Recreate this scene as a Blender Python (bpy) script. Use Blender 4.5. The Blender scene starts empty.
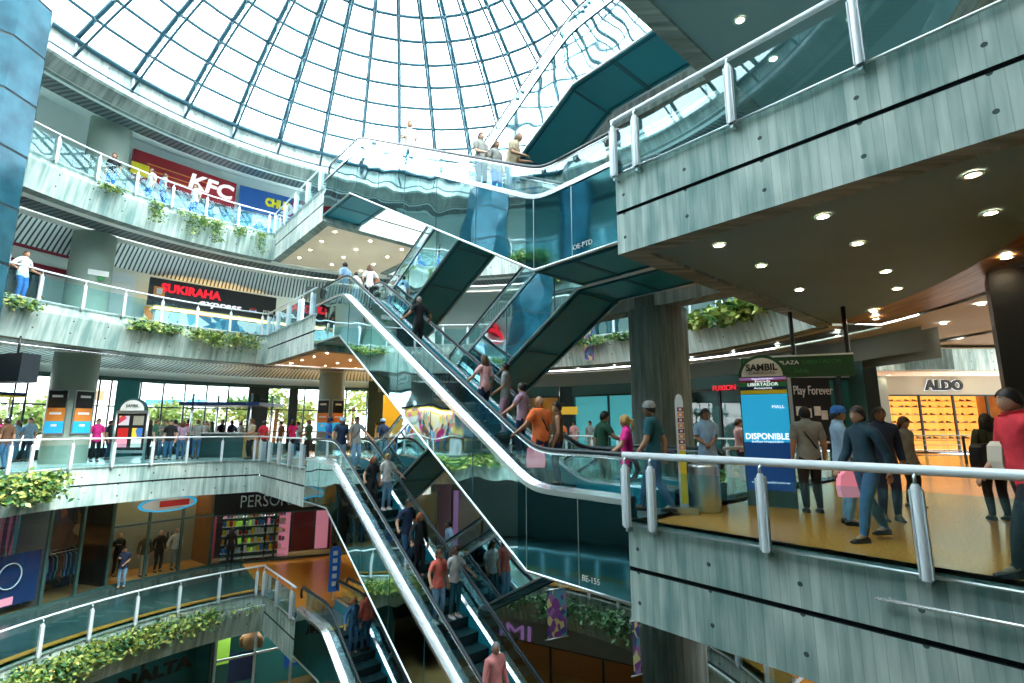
import bpy, bmesh, math, random
from mathutils import Vector, Matrix
S = bpy.context.scene
COL = S.collection
random.seed(7)
# ---------------------------------------------------------------- camera, sky, sun, exposure
cam_d = bpy.data.cameras.new('camera'); cam = bpy.data.objects.new('camera', cam_d); COL.objects.link(cam)
CZ = 1.4
PITCH = math.atan(85 / 500.0)
cam.location = (0, 0, CZ); cam.rotation_euler = (math.pi / 2 + PITCH, 0, 0)
cam_d.sensor_width = 36; cam_d.lens = 36 * 500.0 / 1024.0; cam_d.clip_start = 0.05; cam_d.clip_end = 400
S.camera = cam
W = bpy.data.worlds.new('sky'); S.world = W; W.use_nodes = True
wn = W.node_tree; wn.nodes.clear()
wo = wn.nodes.new('ShaderNodeOutputWorld'); wb = wn.nodes.new('ShaderNodeBackground')
wtc = wn.nodes.new('ShaderNodeTexCoord'); wno = wn.nodes.new('ShaderNodeTexNoise'); wr = wn.nodes.new('ShaderNodeValToRGB')
wno.inputs['Scale'].default_value = 2.5; wno.inputs['Detail'].default_value = 4
wr.color_ramp.elements[0].position = .3; wr.color_ramp.elements[0].color = (0.78, 0.93, 1.0, 1)
wr.color_ramp.elements[1].position = .6; wr.color_ramp.elements[1].color = (1, 1, 1, 1)
wn.links.new(wtc.outputs['Generated'], wno.inputs['Vector']); wn.links.new(wno.outputs['Fac'], wr.inputs['Fac'])
wn.links.new(wr.outputs['Color'], wb.inputs['Color']); wn.links.new(wb.outputs['Background'], wo.inputs['Surface'])
wb.inputs['Strength'].default_value = 6.0
sun_d = bpy.data.lights.new('sun', 'SUN'); sun_d.energy = 9.0; sun_d.angle = math.radians(25); sun_d.color = (1, .97, .9)
sun = bpy.data.objects.new('sun', sun_d); COL.objects.link(sun); sun.rotation_euler = Vector((-.62, .30, -.72)).to_track_quat('-Z', 'Y').to_euler()
S.view_settings.view_transform = 'Standard'; S.view_settings.look = 'None'; S.view_settings.gamma = 1
S.view_settings.use_curve_mapping = False; S.view_settings.exposure = 0.68
S.cycles.max_bounces = 8; S.cycles.transparent_max_bounces = 24; S.cycles.glossy_bounces = 4
S.cycles.diffuse_bounces = 4; S.cycles.sample_clamp_indirect = 6; S.cycles.caustics_reflective = False
S.cycles.caustics_refractive = False; S.cycles.use_denoising = True

# ---------------------------------------------------------------- place: measures
Z1, Z2, Z3, Z4, Z5 = -9.9, -4.97, 0.0, 5.57, 10.58
D = 1.38                                     # slab edge depth
CX, CY = -3.7, 12.8                          # atrium centre
A0 = math.radians(131.3)
P0 = Vector((1.75, 7.88)); WV = Vector((math.cos(A0), math.sin(A0))); QV = Vector((math.sin(A0), -math.cos(A0)))
SE = 13.7                                    # span between the two landings
def st(s, t, z=0.0):
    p = P0 + WV * s + QV * t
    return Vector((p.x, p.y, z))
def pol(r, deg, z=0.0):
    a = math.radians(deg)
    return Vector((CX + r * math.cos(a), CY + r * math.sin(a), z))
def ang(v): return math.degrees(math.atan2(v[1] - CY, v[0] - CX))
def ray(px, py):
    u = (px - 512) / 500.0; v = (341.5 - py) / 500.0
    return Vector((u, math.cos(PITCH) - v * math.sin(PITCH), math.sin(PITCH) + v * math.cos(PITCH)))
def atz(px, py, z):
    r = ray(px, py); q = r * ((z - CZ) / r.z); return Vector((q.x, q.y, z))
def aty(px, py, Y):
    r = ray(px, py); q = r * (Y / r.y); return Vector((q.x, q.y, q.z + CZ))
def cyl(px, py, r):
    d = ray(px, py); a = d.x * d.x + d.y * d.y; b = -(d.x * CX + d.y * CY); c = CX * CX + CY * CY - r * r
    k = (-b + math.sqrt(b * b - a * c)) / a
    return Vector((d.x * k, d.y * k, CZ + d.z * k))

# ---------------------------------------------------------------- materials
MATS = {}
def principled(name, col, rough=.5, metal=0.0, spec=.5, emit=None, es=0.0):
    m = bpy.data.materials.new(name); m.use_nodes = True; b = m.node_tree.nodes['Principled BSDF']
    b.inputs['Base Color'].default_value = (*col, 1); b.inputs['Roughness'].default_value = rough
    b.inputs['Metallic'].default_value = metal; b.inputs['Specular IOR Level'].default_value = spec
    if emit: b.inputs['Emission Color'].default_value = (*emit, 1); b.inputs['Emission Strength'].default_value = es
    MATS[name] = m; return m
def noisy(name, c1, c2, scale=3, rough=.6, metal=0, stretch=(1, 1, 1), bump=0.0, detail=4, lo=.35, hi=.65, coord='Object'):
    m = principled(name, c1, rough, metal); nt = m.node_tree; b = nt.nodes['Principled BSDF']
    tc = nt.nodes.new('ShaderNodeTexCoord'); mp = nt.nodes.new('ShaderNodeMapping'); n = nt.nodes.new('ShaderNodeTexNoise')
    r = nt.nodes.new('ShaderNodeValToRGB'); mp.inputs['Scale'].default_value = stretch
    n.inputs['Scale'].default_value = scale; n.inputs['Detail'].default_value = detail
    r.color_ramp.elements[0].color = (*c1, 1); r.color_ramp.elements[1].color = (*c2, 1)
    r.color_ramp.elements[0].position = lo; r.color_ramp.elements[1].position = hi
    L = nt.links.new; L(tc.outputs[coord], mp.inputs['Vector']); L(mp.outputs['Vector'], n.inputs['Vector'])
    L(n.outputs['Fac'], r.inputs['Fac']); L(r.outputs['Color'], b.inputs['Base Color'])
    if bump:
        bu = nt.nodes.new('ShaderNodeBump'); bu.inputs['Strength'].default_value = bump; bu.inputs['Distance'].default_value = .02
        L(n.outputs['Fac'], bu.inputs['Height']); L(bu.outputs['Normal'], b.inputs['Normal'])
    return m
def mth(nt, op, a, b=None, c=None):
    n = nt.nodes.new('ShaderNodeMath'); n.operation = op
    for i, v in enumerate((a, b, c)):
        if v is None: continue
        if isinstance(v, (int, float)): n.inputs[i].default_value = v
        else: nt.links.new(v, n.inputs[i])
    return n.outputs[0]
def concrete(name, ca, cb, board=.11, holes=True, rough=.8):
    """board-marked concrete: vertical planks in u, tie holes in u/v (metres in UV)"""
    m = principled(name, ca, rough); nt = m.node_tree; b = nt.nodes['Principled BSDF']; L = nt.links.new
    uv = nt.nodes.new('ShaderNodeUVMap'); uv.uv_map = 'UVMap'; sp = nt.nodes.new('ShaderNodeSeparateXYZ'); L(uv.outputs['UV'], sp.inputs[0])
    u, v = sp.outputs[0], sp.outputs[1]
    ub = mth(nt, 'DIVIDE', u, board); cell = mth(nt, 'FLOOR', ub); fr = mth(nt, 'FRACT', ub)
    wn_ = nt.nodes.new('ShaderNodeTexWhiteNoise'); wn_.noise_dimensions = '1D'; L(cell, wn_.inputs['W'])
    gap = mth(nt, 'LESS_THAN', fr, .07)
    n1 = nt.nodes.new('ShaderNodeTexNoise'); n1.inputs['Scale'].default_value = 1.0; n1.inputs['Detail'].default_value = 5
    mp = nt.nodes.new('ShaderNodeMapping'); mp.inputs['Scale'].default_value = (7, .8, 1); L(uv.outputs['UV'], mp.inputs['Vector']); L(mp.outputs['Vector'], n1.inputs['Vector'])
    n2 = nt.nodes.new('ShaderNodeTexNoise'); n2.inputs['Scale'].default_value = .55; n2.inputs['Detail'].default_value = 3; L(uv.outputs['UV'], n2.inputs['Vector'])
    t = mth(nt, 'MULTIPLY_ADD', wn_.outputs['Value'], .20, mth(nt, 'MULTIPLY_ADD', n1.outputs['Fac'], 1.0, mth(nt, 'MULTIPLY', n2.outputs['Fac'], .95)))
    t = mth(nt, 'SUBTRACT', t, .60)
    r = nt.nodes.new('ShaderNodeValToRGB'); r.color_ramp.elements[0].color = (*ca, 1); r.color_ramp.elements[1].color = (*cb, 1)
    r.color_ramp.elements[0].position = .22; r.color_ramp.elements[1].position = .74; L(t, r.inputs['Fac'])
    dark = mth(nt, 'MULTIPLY', gap, mth(nt, 'MULTIPLY', n1.outputs['Fac'], .55))
    if holes:
        hu = mth(nt, 'SUBTRACT', mth(nt, 'FRACT', mth(nt, 'DIVIDE', u, 1.1)), .5); hu = mth(nt, 'MULTIPLY', hu, 1.1)
        hv = mth(nt, 'SUBTRACT', mth(nt, 'FRACT', mth(nt, 'DIVIDE', v, .42)), .5); hv = mth(nt, 'MULTIPLY', hv, .42)
        d = mth(nt, 'ADD', mth(nt, 'MULTIPLY', hu, hu), mth(nt, 'MULTIPLY', hv, hv)); hole = mth(nt, 'LESS_THAN', d, .0008)
        dark = mth(nt, 'MAXIMUM', dark, mth(nt, 'MULTIPLY', hole, .9))
    mx = nt.nodes.new('ShaderNodeMixRGB'); mx.inputs['Color2'].default_value = (.02, .05, .055, 1); L(dark, mx.inputs['Fac']); L(r.outputs['Color'], mx.inputs['Color1'])
    L(mx.outputs['Color'], b.inputs['Base Color'])
    bu = nt.nodes.new('ShaderNodeBump'); bu.inputs['Strength'].default_value = .35; bu.inputs['Distance'].default_value = .01
    L(mth(nt, 'SUBTRACT', t, gap), bu.inputs['Height']); L(bu.outputs['Normal'], b.inputs['Normal'])
    return m
def stripes(name, c1, c2, period, axis='u', duty=.5, rough=.5, metal=0.0):
    m = principled(name, c1, rough, metal); nt = m.node_tree; b = nt.nodes['Principled BSDF']; L = nt.links.new
    uv = nt.nodes.new('ShaderNodeUVMap'); uv.uv_map = 'UVMap'; sp = nt.nodes.new('ShaderNodeSeparateXYZ'); L(uv.outputs['UV'], sp.inputs[0])
    f = mth(nt, 'LESS_THAN', mth(nt, 'FRACT', mth(nt, 'DIVIDE', sp.outputs[0 if axis == 'u' else 1], period)), duty)
    mx = nt.nodes.new('ShaderNodeMixRGB'); mx.inputs['Color1'].default_value = (*c1, 1); mx.inputs['Color2'].default_value = (*c2, 1)
    L(f, mx.inputs['Fac']); L(mx.outputs['Color'], b.inputs['Base Color']); return m
def glassy(name, tint, refl=.12, rough=.02, gcol=(1, 1, 1), fk=.5):
    m = bpy.data.materials.new(name); m.use_nodes = True; nt = m.node_tree; nt.nodes.clear(); L = nt.links.new
    o = nt.nodes.new('ShaderNodeOutputMaterial'); t = nt.nodes.new('ShaderNodeBsdfTransparent'); g = nt.nodes.new('ShaderNodeBsdfGlossy')
    t.inputs['Color'].default_value = (*tint, 1); g.inputs['Roughness'].default_value = rough; g.inputs['Color'].default_value = (*gcol, 1)
    lw = nt.nodes.new('ShaderNodeLayerWeight'); lw.inputs['Blend'].default_value = .5
    mi = nt.nodes.new('ShaderNodeMixShader'); f = mth(nt, 'MULTIPLY_ADD', mth(nt, 'POWER', lw.outputs['Facing'], 2.2), fk, refl)
    L(f, mi.inputs['Fac']); L(t.outputs[0], mi.inputs[1]); L(g.outputs[0], mi.inputs[2]); L(mi.outputs[0], o.inputs['Surface'])
    MATS[name] = m; return m
def mirror(name, col, rough=.04, wav=.06):
    m = principled(name, col, rough, 1.0); nt = m.node_tree; b = nt.nodes['Principled BSDF']; L = nt.links.new
    tc = nt.nodes.new('ShaderNodeTexCoord'); n = nt.nodes.new('ShaderNodeTexNoise'); n.inputs['Scale'].default_value = .6; n.inputs['Detail'].default_value = 1
    bu = nt.nodes.new('ShaderNodeBump'); bu.inputs['Strength'].default_value = wav; bu.inputs['Distance'].default_value = .3
    L(tc.outputs['Object'], n.inputs['Vector']); L(n.outputs['Fac'], bu.inputs['Height']); L(bu.outputs['Normal'], b.inputs['Normal']); return m
def emis(name, col, s):
    m = bpy.data.materials.new(name); m.use_nodes = True; nt = m.node_tree; nt.nodes.clear()
    o = nt.nodes.new('ShaderNodeOutputMaterial'); e = nt.nodes.new('ShaderNodeEmission'); e.inputs[0].default_value = (*col, 1); e.inputs[1].default_value = s
    nt.links.new(e.outputs[0], o.inputs[0]); MATS[name] = m; return m
def patch(name, cols, scale=3.0, rough=.5, es=0.0, sx=1.0, sy=1.0):
    """cells of flat colour (prints, posters, goods)"""
    m = principled(name, cols[0], rough); nt = m.node_tree; b = nt.nodes['Principled BSDF']; L = nt.links.new
    uv = nt.nodes.new('ShaderNodeUVMap'); uv.uv_map = 'UVMap'; mp = nt.nodes.new('ShaderNodeMapping'); mp.inputs['Scale'].default_value = (sx, sy, 1)
    v = nt.nodes.new('ShaderNodeTexVoronoi'); v.inputs['Scale'].default_value = scale
    L(uv.outputs['UV'], mp.inputs['Vector']); L(mp.outputs['Vector'], v.inputs['Vector'])
    sp = nt.nodes.new('ShaderNodeSeparateColor'); L(v.outputs['Color'], sp.inputs[0])
    r = nt.nodes.new('ShaderNodeValToRGB'); r.color_ramp.interpolation = 'CONSTANT'; e = r.color_ramp.elements
    e[0].position = 0; e[0].color = (*cols[0], 1); e[1].position = 1 / len(cols); e[1].color = (*cols[1], 1)
    for i, c in enumerate(cols[2:], 2): q = e.new(i / len(cols)); q.color = (*c, 1)
    L(sp.outputs[0], r.inputs['Fac']); L(r.outputs['Color'], b.inputs['Base Color'])
    if es: L(r.outputs['Color'], b.inputs['Emission Color']); b.inputs['Emission Strength'].default_value = es
    return m
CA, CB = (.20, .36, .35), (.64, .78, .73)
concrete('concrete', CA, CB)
concrete('concrete_lit', (.36, .50, .48), (.86, .93, .88))  # lighter copy of the concrete, brightness from the sky put into its colour
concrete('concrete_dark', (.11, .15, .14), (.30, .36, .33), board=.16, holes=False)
principled('groove', (.01, .02, .025), .9)
noisy('floor_orange', (.50, .19, .025), (.78, .36, .07), 40, .18)
noisy('floor_grey', (.35, .48, .50), (.6, .7, .7), .8, .25)
noisy('floor_teal', (.025, .065, .07), (.06, .12, .12), .5, .2)
noisy('floor_brown', (.10, .07, .03), (.22, .15, .06), .5, .3)
noisy('ceiling_white', (.62, .64, .61), (.70, .71, .67), .4, .7)
noisy('ceiling_grey', (.13, .235, .245), (.16, .27, .28), .4, .7)
noisy('ceiling_warm', (.88, .64, .46), (.92, .70, .52), .4, .7)
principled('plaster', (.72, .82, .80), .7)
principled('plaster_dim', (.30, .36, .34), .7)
principled('column_paint', (.25, .33, .28), .55)
stripes('slats', (.80, .86, .86), (.05, .08, .09), .16, 'u', .38, .35, .2)
stripes('slats_dark', (.12, .16, .17), (.015, .03, .035), .20, 'u', .45, .4)
noisy('timber', (.10, .045, .015), (.34, .17, .06), 3, .4, 0, (.3, 3, 1), coord='UV')
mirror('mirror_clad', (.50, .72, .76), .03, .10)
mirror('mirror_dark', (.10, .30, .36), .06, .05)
principled('truss_dark', (.008, .27, .37), .4, .1)
principled('truss_seam', (.004, .12, .17), .5)
principled('steel', (.62, .70, .72), .28, .9)
principled('steel_bright', (.86, .92, .94), .22, .85)
principled('steel_paint', (.74, .84, .90), .35, .1)
principled('rubber', (.012, .03, .04), .35)
principled('step', (.02, .075, .085), .45, .5)
principled('step_riser', (.006, .028, .033), .5, .4)
principled('yellow', (.85, .70, .02), .5)
principled('white', (.85, .87, .86), .5)
principled('black', (.01, .012, .014), .4)
principled('black_gloss', (.010, .016, .022), .45)
principled('navy', (.01, .03, .12), .4)
principled('red', (.65, .02, .02), .4)
principled('maroon', (.22, .01, .03), .5)
principled('kfc_red', (.36, .008, .02), .4)
principled('orange', (.80, .28, .05), .5)
principled('blue', (.02, .16, .60), .4)
principled('green', (.02, .22, .05), .4)
principled('grey', (.22, .25, .26), .5)
principled('frame', (.03, .05, .055), .35, .4)
principled('frame_teal', (.05, .12, .12), .4, .3)
glassy('glass_dome', (.93, .98, 1.0), .02, .05)
glassy('glass_rail', (.78, .94, .95), .03, gcol=(.72, .92, 1), fk=1.0)
glassy('glass_escalator', (.84, .96, .96), .015, gcol=(.8, .95, 1), fk=.9)
glassy('glass_clear', (.84, .95, .96), .04, fk=.4)
glassy('glass_shop', (.74, .88, .88), .04, fk=.3)
glassy('glass_blue', (.30, .62, .66), .25)
principled('dome_steel', (.045, .14, .19), .45, .3)
principled('dome_steel_light', (.20, .42, .50), .4, .4)
noisy('tile_blue', (.008, .06, .095), (.025, .12, .17), 1.5, .14, .3)
principled('tile_light', (.55, .62, .63), .25)
principled('tile_joint', (.004, .02, .03), .5)
emis('lamp_warm', (1.0, .80, .50), 110)
emis('lamp_cool', (1.0, .93, .80), 60)
emis('shop_warm', (1.0, .62, .22), 10)
emis('shop_pale', (.9, 1.0, 1.0), 3)
emis('shop_orange', (1.0, .5, .12), 3)
emis('letter_white', (.9, .97, 1), .75)
emis('letter_red', (1.0, .03, .05), .8)
noisy('leaf_light', (.10, .24, .04), (.42, .52, .12), 3, .5)
noisy('leaf_dark', (.015, .10, .04), (.08, .24, .09), 3, .5)
noisy('leaf_yellow', (.30, .36, .05), (.62, .62, .22), 3, .5)
noisy('tree_green', (.16, .28, .06), (.55, .62, .20), .8, .7)

# ---------------------------------------------------------------- mesh collector
class MB:
    def __init__(s): s.v = []; s.f = []; s.m = []; s.slots = []; s.uv = {}; s.smooth = set()
    def mi(s, m):
        if m not in s.slots: s.slots.append(m)
        return s.slots.index(m)
    def face(s, pts, m, uv=None, sm=False):
        b = len(s.v); s.v += [tuple(p) for p in pts]; s.f.append(tuple(range(b, b + len(pts)))); s.m.append(s.mi(m))
        if uv: s.uv[len(s.f) - 1] = uv
        if sm: s.smooth.add(len(s.f) - 1)
    def box(s, a, b, m):
        (x0, y0, z0), (x1, y1, z1) = a, b
        s.hexa([(x0, y0, z0), (x1, y0, z0), (x1, y1, z0), (x0, y1, z0), (x0, y0, z1), (x1, y0, z1), (x1, y1, z1), (x0, y1, z1)], m)
    def hexa(s, p, m):
        i = len(s.v); s.v += [tuple(q) for q in p]
        for q in ((0, 3, 2, 1), (4, 5, 6, 7), (0, 1, 5, 4), (1, 2, 6, 5), (2, 3, 7, 6), (3, 0, 4, 7)):
            s.f.append(tuple(i + k for k in q)); s.m.append(s.mi(m))
    def obox(s, c, ax, hx, hy, z0, z1, m):
        """box centred on c (xy), half sizes along ax and across, from z0 to z1"""
        ax = Vector((ax[0], ax[1], 0)).normalized(); ay = Vector((-ax.y, ax.x, 0)); c = Vector((c[0], c[1], 0))
        q = [c - ax * hx - ay * hy, c + ax * hx - ay * hy, c + ax * hx + ay * hy, c - ax * hx + ay * hy]
        s.hexa([(p.x, p.y, z0) for p in q] + [(p.x, p.y, z1) for p in q], m)
    def prism(s, poly, z0, z1, mt, mb=None, ms=None, sides=True):
        n = len(poly); i = len(s.v)
        s.v += [(p[0], p[1], z1) for p in poly] + [(p[0], p[1], z0) for p in poly]
        s.f.append(tuple(range(i, i + n))); s.m.append(s.mi(mt))
        s.f.append(tuple(range(i + 2 * n - 1, i + n - 1, -1))); s.m.append(s.mi(mb or mt))
        if sides:
            for k in range(n):
                j = (k + 1) % n; s.f.append((i + k, i + n + k, i + n + j, i + j)); s.m.append(s.mi(ms or mt))
    def tube(s, pts, r, m, n=8, caps=True, rs=None):
        pts = [Vector(p) for p in pts]; rings = []
        up = Vector((0, 0, 1)); prev = None
        for k, p in enumerate(pts):
            d = (pts[min(k + 1, len(pts) - 1)] - pts[max(k - 1, 0)]).normalized()
            if prev is None:
                a = d.cross(up)
                if a.length < .1: a = d.cross(Vector((1, 0, 0)))
            else: a = prev - d * prev.dot(d)
            a.normalize(); prev = a; b = d.cross(a); rr = rs[k] if rs else r
            i = len(s.v); s.v += [tuple(p + a * (rr * math.cos(2 * math.pi * q / n)) + b * (rr * math.sin(2 * math.pi * q / n))) for q in range(n)]; rings.append(i)
        k0 = s.mi(m)
        for i, j in zip(rings, rings[1:]):
            for q in range(n):
                s.f.append((i + q, i + (q + 1) % n, j + (q + 1) % n, j + q)); s.m.append(k0); s.smooth.add(len(s.f) - 1)
        if caps:
            s.f.append(tuple(rings[0] + q for q in range(n - 1, -1, -1))); s.m.append(k0)
            s.f.append(tuple(rings[-1] + q for q in range(n))); s.m.append(k0)
    def lathe(s, c, prof, m, n=24, a0=0, a1=360, sm=True):
        full = abs(a1 - a0) >= 360; cnt = n if full else n + 1; k0 = s.mi(m); base = len(s.v)
        for r, z in prof:
            for q in range(cnt):
                a = math.radians(a0 + (a1 - a0) * q / n); s.v.append((c[0] + r * math.cos(a), c[1] + r * math.sin(a), c[2] + z))
        for k in range(len(prof) - 1):
            for q in range(n):
                q2 = (q + 1) % cnt; i = base + k * cnt
                s.f.append((i + q, i + q2, i + cnt + q2, i + cnt + q)); s.m.append(k0)
                if sm: s.smooth.add(len(s.f) - 1)
    def sweep(s, path, prof, mats, closed=False, inner=1):
        """profile points (offset toward the void, z) swept along an xy path; void lies on the left of the path if inner=1"""
        n = len(path); P = [Vector((p[0], p[1])) for p in path]; N = []
        for k in range(n):
            ds = []
            if k > 0 or closed: ds.append((P[k] - P[k - 1]).normalized())
            if k < n - 1 or closed: ds.append((P[(k + 1) % n] - P[k]).normalized())
            ns = [Vector((-d.y, d.x)) * inner for d in ds]
            v = ns[0] if len(ns) == 1 else (ns[0] + ns[1]).normalized()
            if len(ns) == 2: v = v / max(.4, v.dot(ns[0]))
            N.append(v)
        dist = [0.0]
        for k in range(1, n): dist.append(dist[-1] + (P[k] - P[k - 1]).length)
        for k in range(n - 1 if not closed else n):
            j = (k + 1) % n; vacc = 0.0
            for q in range(len(prof) - 1):
                (o0, z0), (o1, z1) = prof[q], prof[q + 1]
                a, b = P[k] + N[k] * o0, P[j] + N[j] * o0; c, d = P[j] + N[j] * o1, P[k] + N[k] * o1
                m = mats if isinstance(mats, str) else mats[q]
                L = math.hypot(o1 - o0, z1 - z0); u1 = dist[j] if j else dist[-1] + (P[0] - P[-1]).length
                s.face([(a.x, a.y, z0), (b.x, b.y, z0), (c.x, c.y, z1), (d.x, d.y, z1)], m,
                       [(dist[k], -vacc), (u1, -vacc), (u1, -vacc - L), (dist[k], -vacc - L)])
                vacc += L
    def build(s, name, parent=None, shade=None):
        me = bpy.data.meshes.new(name); me.from_pydata(s.v, [], s.f)
        for k in s.slots: me.materials.append(MATS[k])
        me.polygons.foreach_set('material_index', s.m)
        if s.smooth: me.polygons.foreach_set('use_smooth', [i in s.smooth for i in range(len(s.f))])
        ul = me.uv_layers.new(name='UVMap'); data = [0.0] * (2 * len(me.loops))
        for i, p in enumerate(me.polygons):
            uv = s.uv.get(i)
            if uv is None:
                nrm = p.normal
                if abs(nrm.z) < .7:
                    t = Vector((-nrm.y, nrm.x)); t = t.normalized() if t.length > 1e-6 else Vector((1, 0))
                    uv = [(s.v[v][0] * t.x + s.v[v][1] * t.y, s.v[v][2]) for v in p.vertices]
                else: uv = [(s.v[v][0], s.v[v][1]) for v in p.vertices]
            for li, c in zip(p.loop_indices, uv): data[2 * li] = c[0]; data[2 * li + 1] = c[1]
        ul.data.foreach_set('uv', data)
        me.update(); o = bpy.data.objects.new(name, me); COL.objects.link(o)
        if parent: o.parent = parent
        return o
ORD = ['first', 'second', 'third', 'fourth', 'fifth', 'sixth', 'seventh', 'eighth', 'ninth', 'tenth', 'eleventh', 'twelfth', 'thirteenth', 'fourteenth', 'fifteenth']
def tag(o, label=None, cat=None, group=None, kind=None):
    if label: o['label'] = label
    if cat: o['category'] = cat
    if group: o['group'] = group
    if kind: o['kind'] = kind
    return o
def thing(name, label, cat, loc=(0, 0, 0), rz=0.0, group=None):
    o = bpy.data.objects.new(name, None); COL.objects.link(o); o.location = loc; o.rotation_euler = (0, 0, rz)
    o.empty_display_size = .2
    return tag(o, label, cat, group)
def part(mb, name, parent, label=None):
    """mesh given in world coordinates, parented to a thing placed anywhere"""
    o = mb.build(name); o.parent = parent
    m = Matrix.Translation(parent_loc(parent)) @ Matrix.Rotation(parent_rz(parent), 4, 'Z')
    o.data.transform(m.inverted())
    if label: o['label'] = label
    return o
def parent_loc(p):
    v = Vector(p.location)
    return v
def parent_rz(p): return p.rotation_euler[2]
def struct(mb, name):
    o = mb.build(name); o['kind'] = 'structure'; return o
def copy_tree(o, parent=None):
    c = o.copy(); COL.objects.link(c)
    if parent: c.parent = parent
    for ch in list(o.children): copy_tree(ch, c)
    return c
FONT = bpy.data.fonts.load('<builtin>') if False else None
def text_obj(txt, size, m, depth=.02, bold=0.0, shear=0.0, spacing=1.0):
    """letters as a mesh, centred, facing -Y, standing up"""
    cu = bpy.data.curves.new('letters', 'FONT'); cu.body = txt; cu.size = size; cu.extrude = depth; cu.offset = bold; cu.shear = shear
    cu.align_x = 'CENTER'; cu.align_y = 'CENTER'; cu.space_character = spacing; cu.resolution_u = 3
    t = bpy.data.objects.new('letters', cu); COL.objects.link(t)
    me = bpy.data.meshes.new_from_object(t.evaluated_get(bpy.context.evaluated_depsgraph_get()))
    bpy.data.objects.remove(t); bpy.data.curves.remove(cu)
    me.transform(Matrix.Rotation(math.pi / 2, 4, 'X')); me.materials.clear(); me.materials.append(MATS[m])
    me.name = 'letters'
    return me
def letters(txt, size, m, parent, pos, face, name='lettering', fit=None, **k):
    """place letters at world pos, turned so that they face direction `face` (xy)"""
    me = text_obj(txt, size, m, **k)
    if fit:
        xs = [v.co.x for v in me.vertices]; w = max(xs) - min(xs)
        if w > 0: me.transform(Matrix.Diagonal((fit / w, 1, 1, 1)))
    a = math.atan2(face[1], face[0]) + math.pi / 2
    me.transform(Matrix.Translation(Vector(pos)) @ Matrix.Rotation(a, 4, 'Z'))
    o = bpy.data.objects.new(name, me); COL.objects.link(o)
    if parent:
        o.parent = parent
        me.transform((Matrix.Translation(parent_loc(parent)) @ Matrix.Rotation(parent_rz(parent), 4, 'Z')).inverted())
    return o
# ================================================================ STRUCTURE
def on_t(px, py, t=0.0):
    r = ray(px, py); k = (P0.x * QV.x + P0.y * QV.y + t) / (r.x * QV.x + r.y * QV.y); q = r * k
    return ((q.x - P0.x) * WV.x + (q.y - P0.y) * WV.y, q.z + CZ)
def circ_t(t, r, far=True):
    """point where the line t=const meets the circle r (far end or near end)"""
    p = P0 + QV * t - Vector((CX, CY)); b = p.dot(WV); c = p.dot(p) - r * r; q = math.sqrt(b * b - c)
    return -b + q if far else -b - q
def circ_s(s, r):
    p = P0 + WV * s - Vector((CX, CY)); b = p.dot(QV); c = p.dot(p) - r * r; return -b + math.sqrt(b * b - c)
def arc(r, a, b, step=3.0):
    n = max(1, int(abs(b - a) / step)); return [pol(r, a + (b - a) * k / n) for k in range(n + 1)]
LV = {1: Z1, 2: Z2, 3: Z3, 4: Z4, 5: Z5}
RR = {2: 10.15, 3: 12.6, 4: 12.5, 5: 12.75}
TP = 5.2                                     # depth of the left peninsula
GEO = {}
for k in (2, 3, 4, 5):
    r = RR[k]; g = {}
    tr = circ_s(0, r); g['tr'] = tr; g['pr'] = st(0, tr); g['ar'] = ang(g['pr'])
    s1 = circ_t(TP, r); g['p1'] = st(s1, TP); g['a1'] = ang(g['p1'])
    s0 = circ_t(0, r); g['p0'] = st(s0, 0); g['a0'] = ang(g['p0']); g['s0'] = s0
    GEO[k] = g
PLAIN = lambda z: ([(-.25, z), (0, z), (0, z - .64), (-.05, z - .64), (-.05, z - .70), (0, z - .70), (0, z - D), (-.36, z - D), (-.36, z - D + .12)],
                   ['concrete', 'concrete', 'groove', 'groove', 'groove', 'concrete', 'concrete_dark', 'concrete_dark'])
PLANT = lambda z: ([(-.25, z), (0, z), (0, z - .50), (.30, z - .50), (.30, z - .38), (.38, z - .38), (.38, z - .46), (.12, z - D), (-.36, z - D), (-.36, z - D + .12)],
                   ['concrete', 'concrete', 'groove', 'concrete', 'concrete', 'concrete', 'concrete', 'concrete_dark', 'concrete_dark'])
def pale(ms): return [m.replace('concrete', 'concrete_lit') if m == 'concrete' else m for m in ms]
L3F = [st(19.35, 0.04), st(19.7, -2.85), st(18.9, -6.3)]
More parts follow.
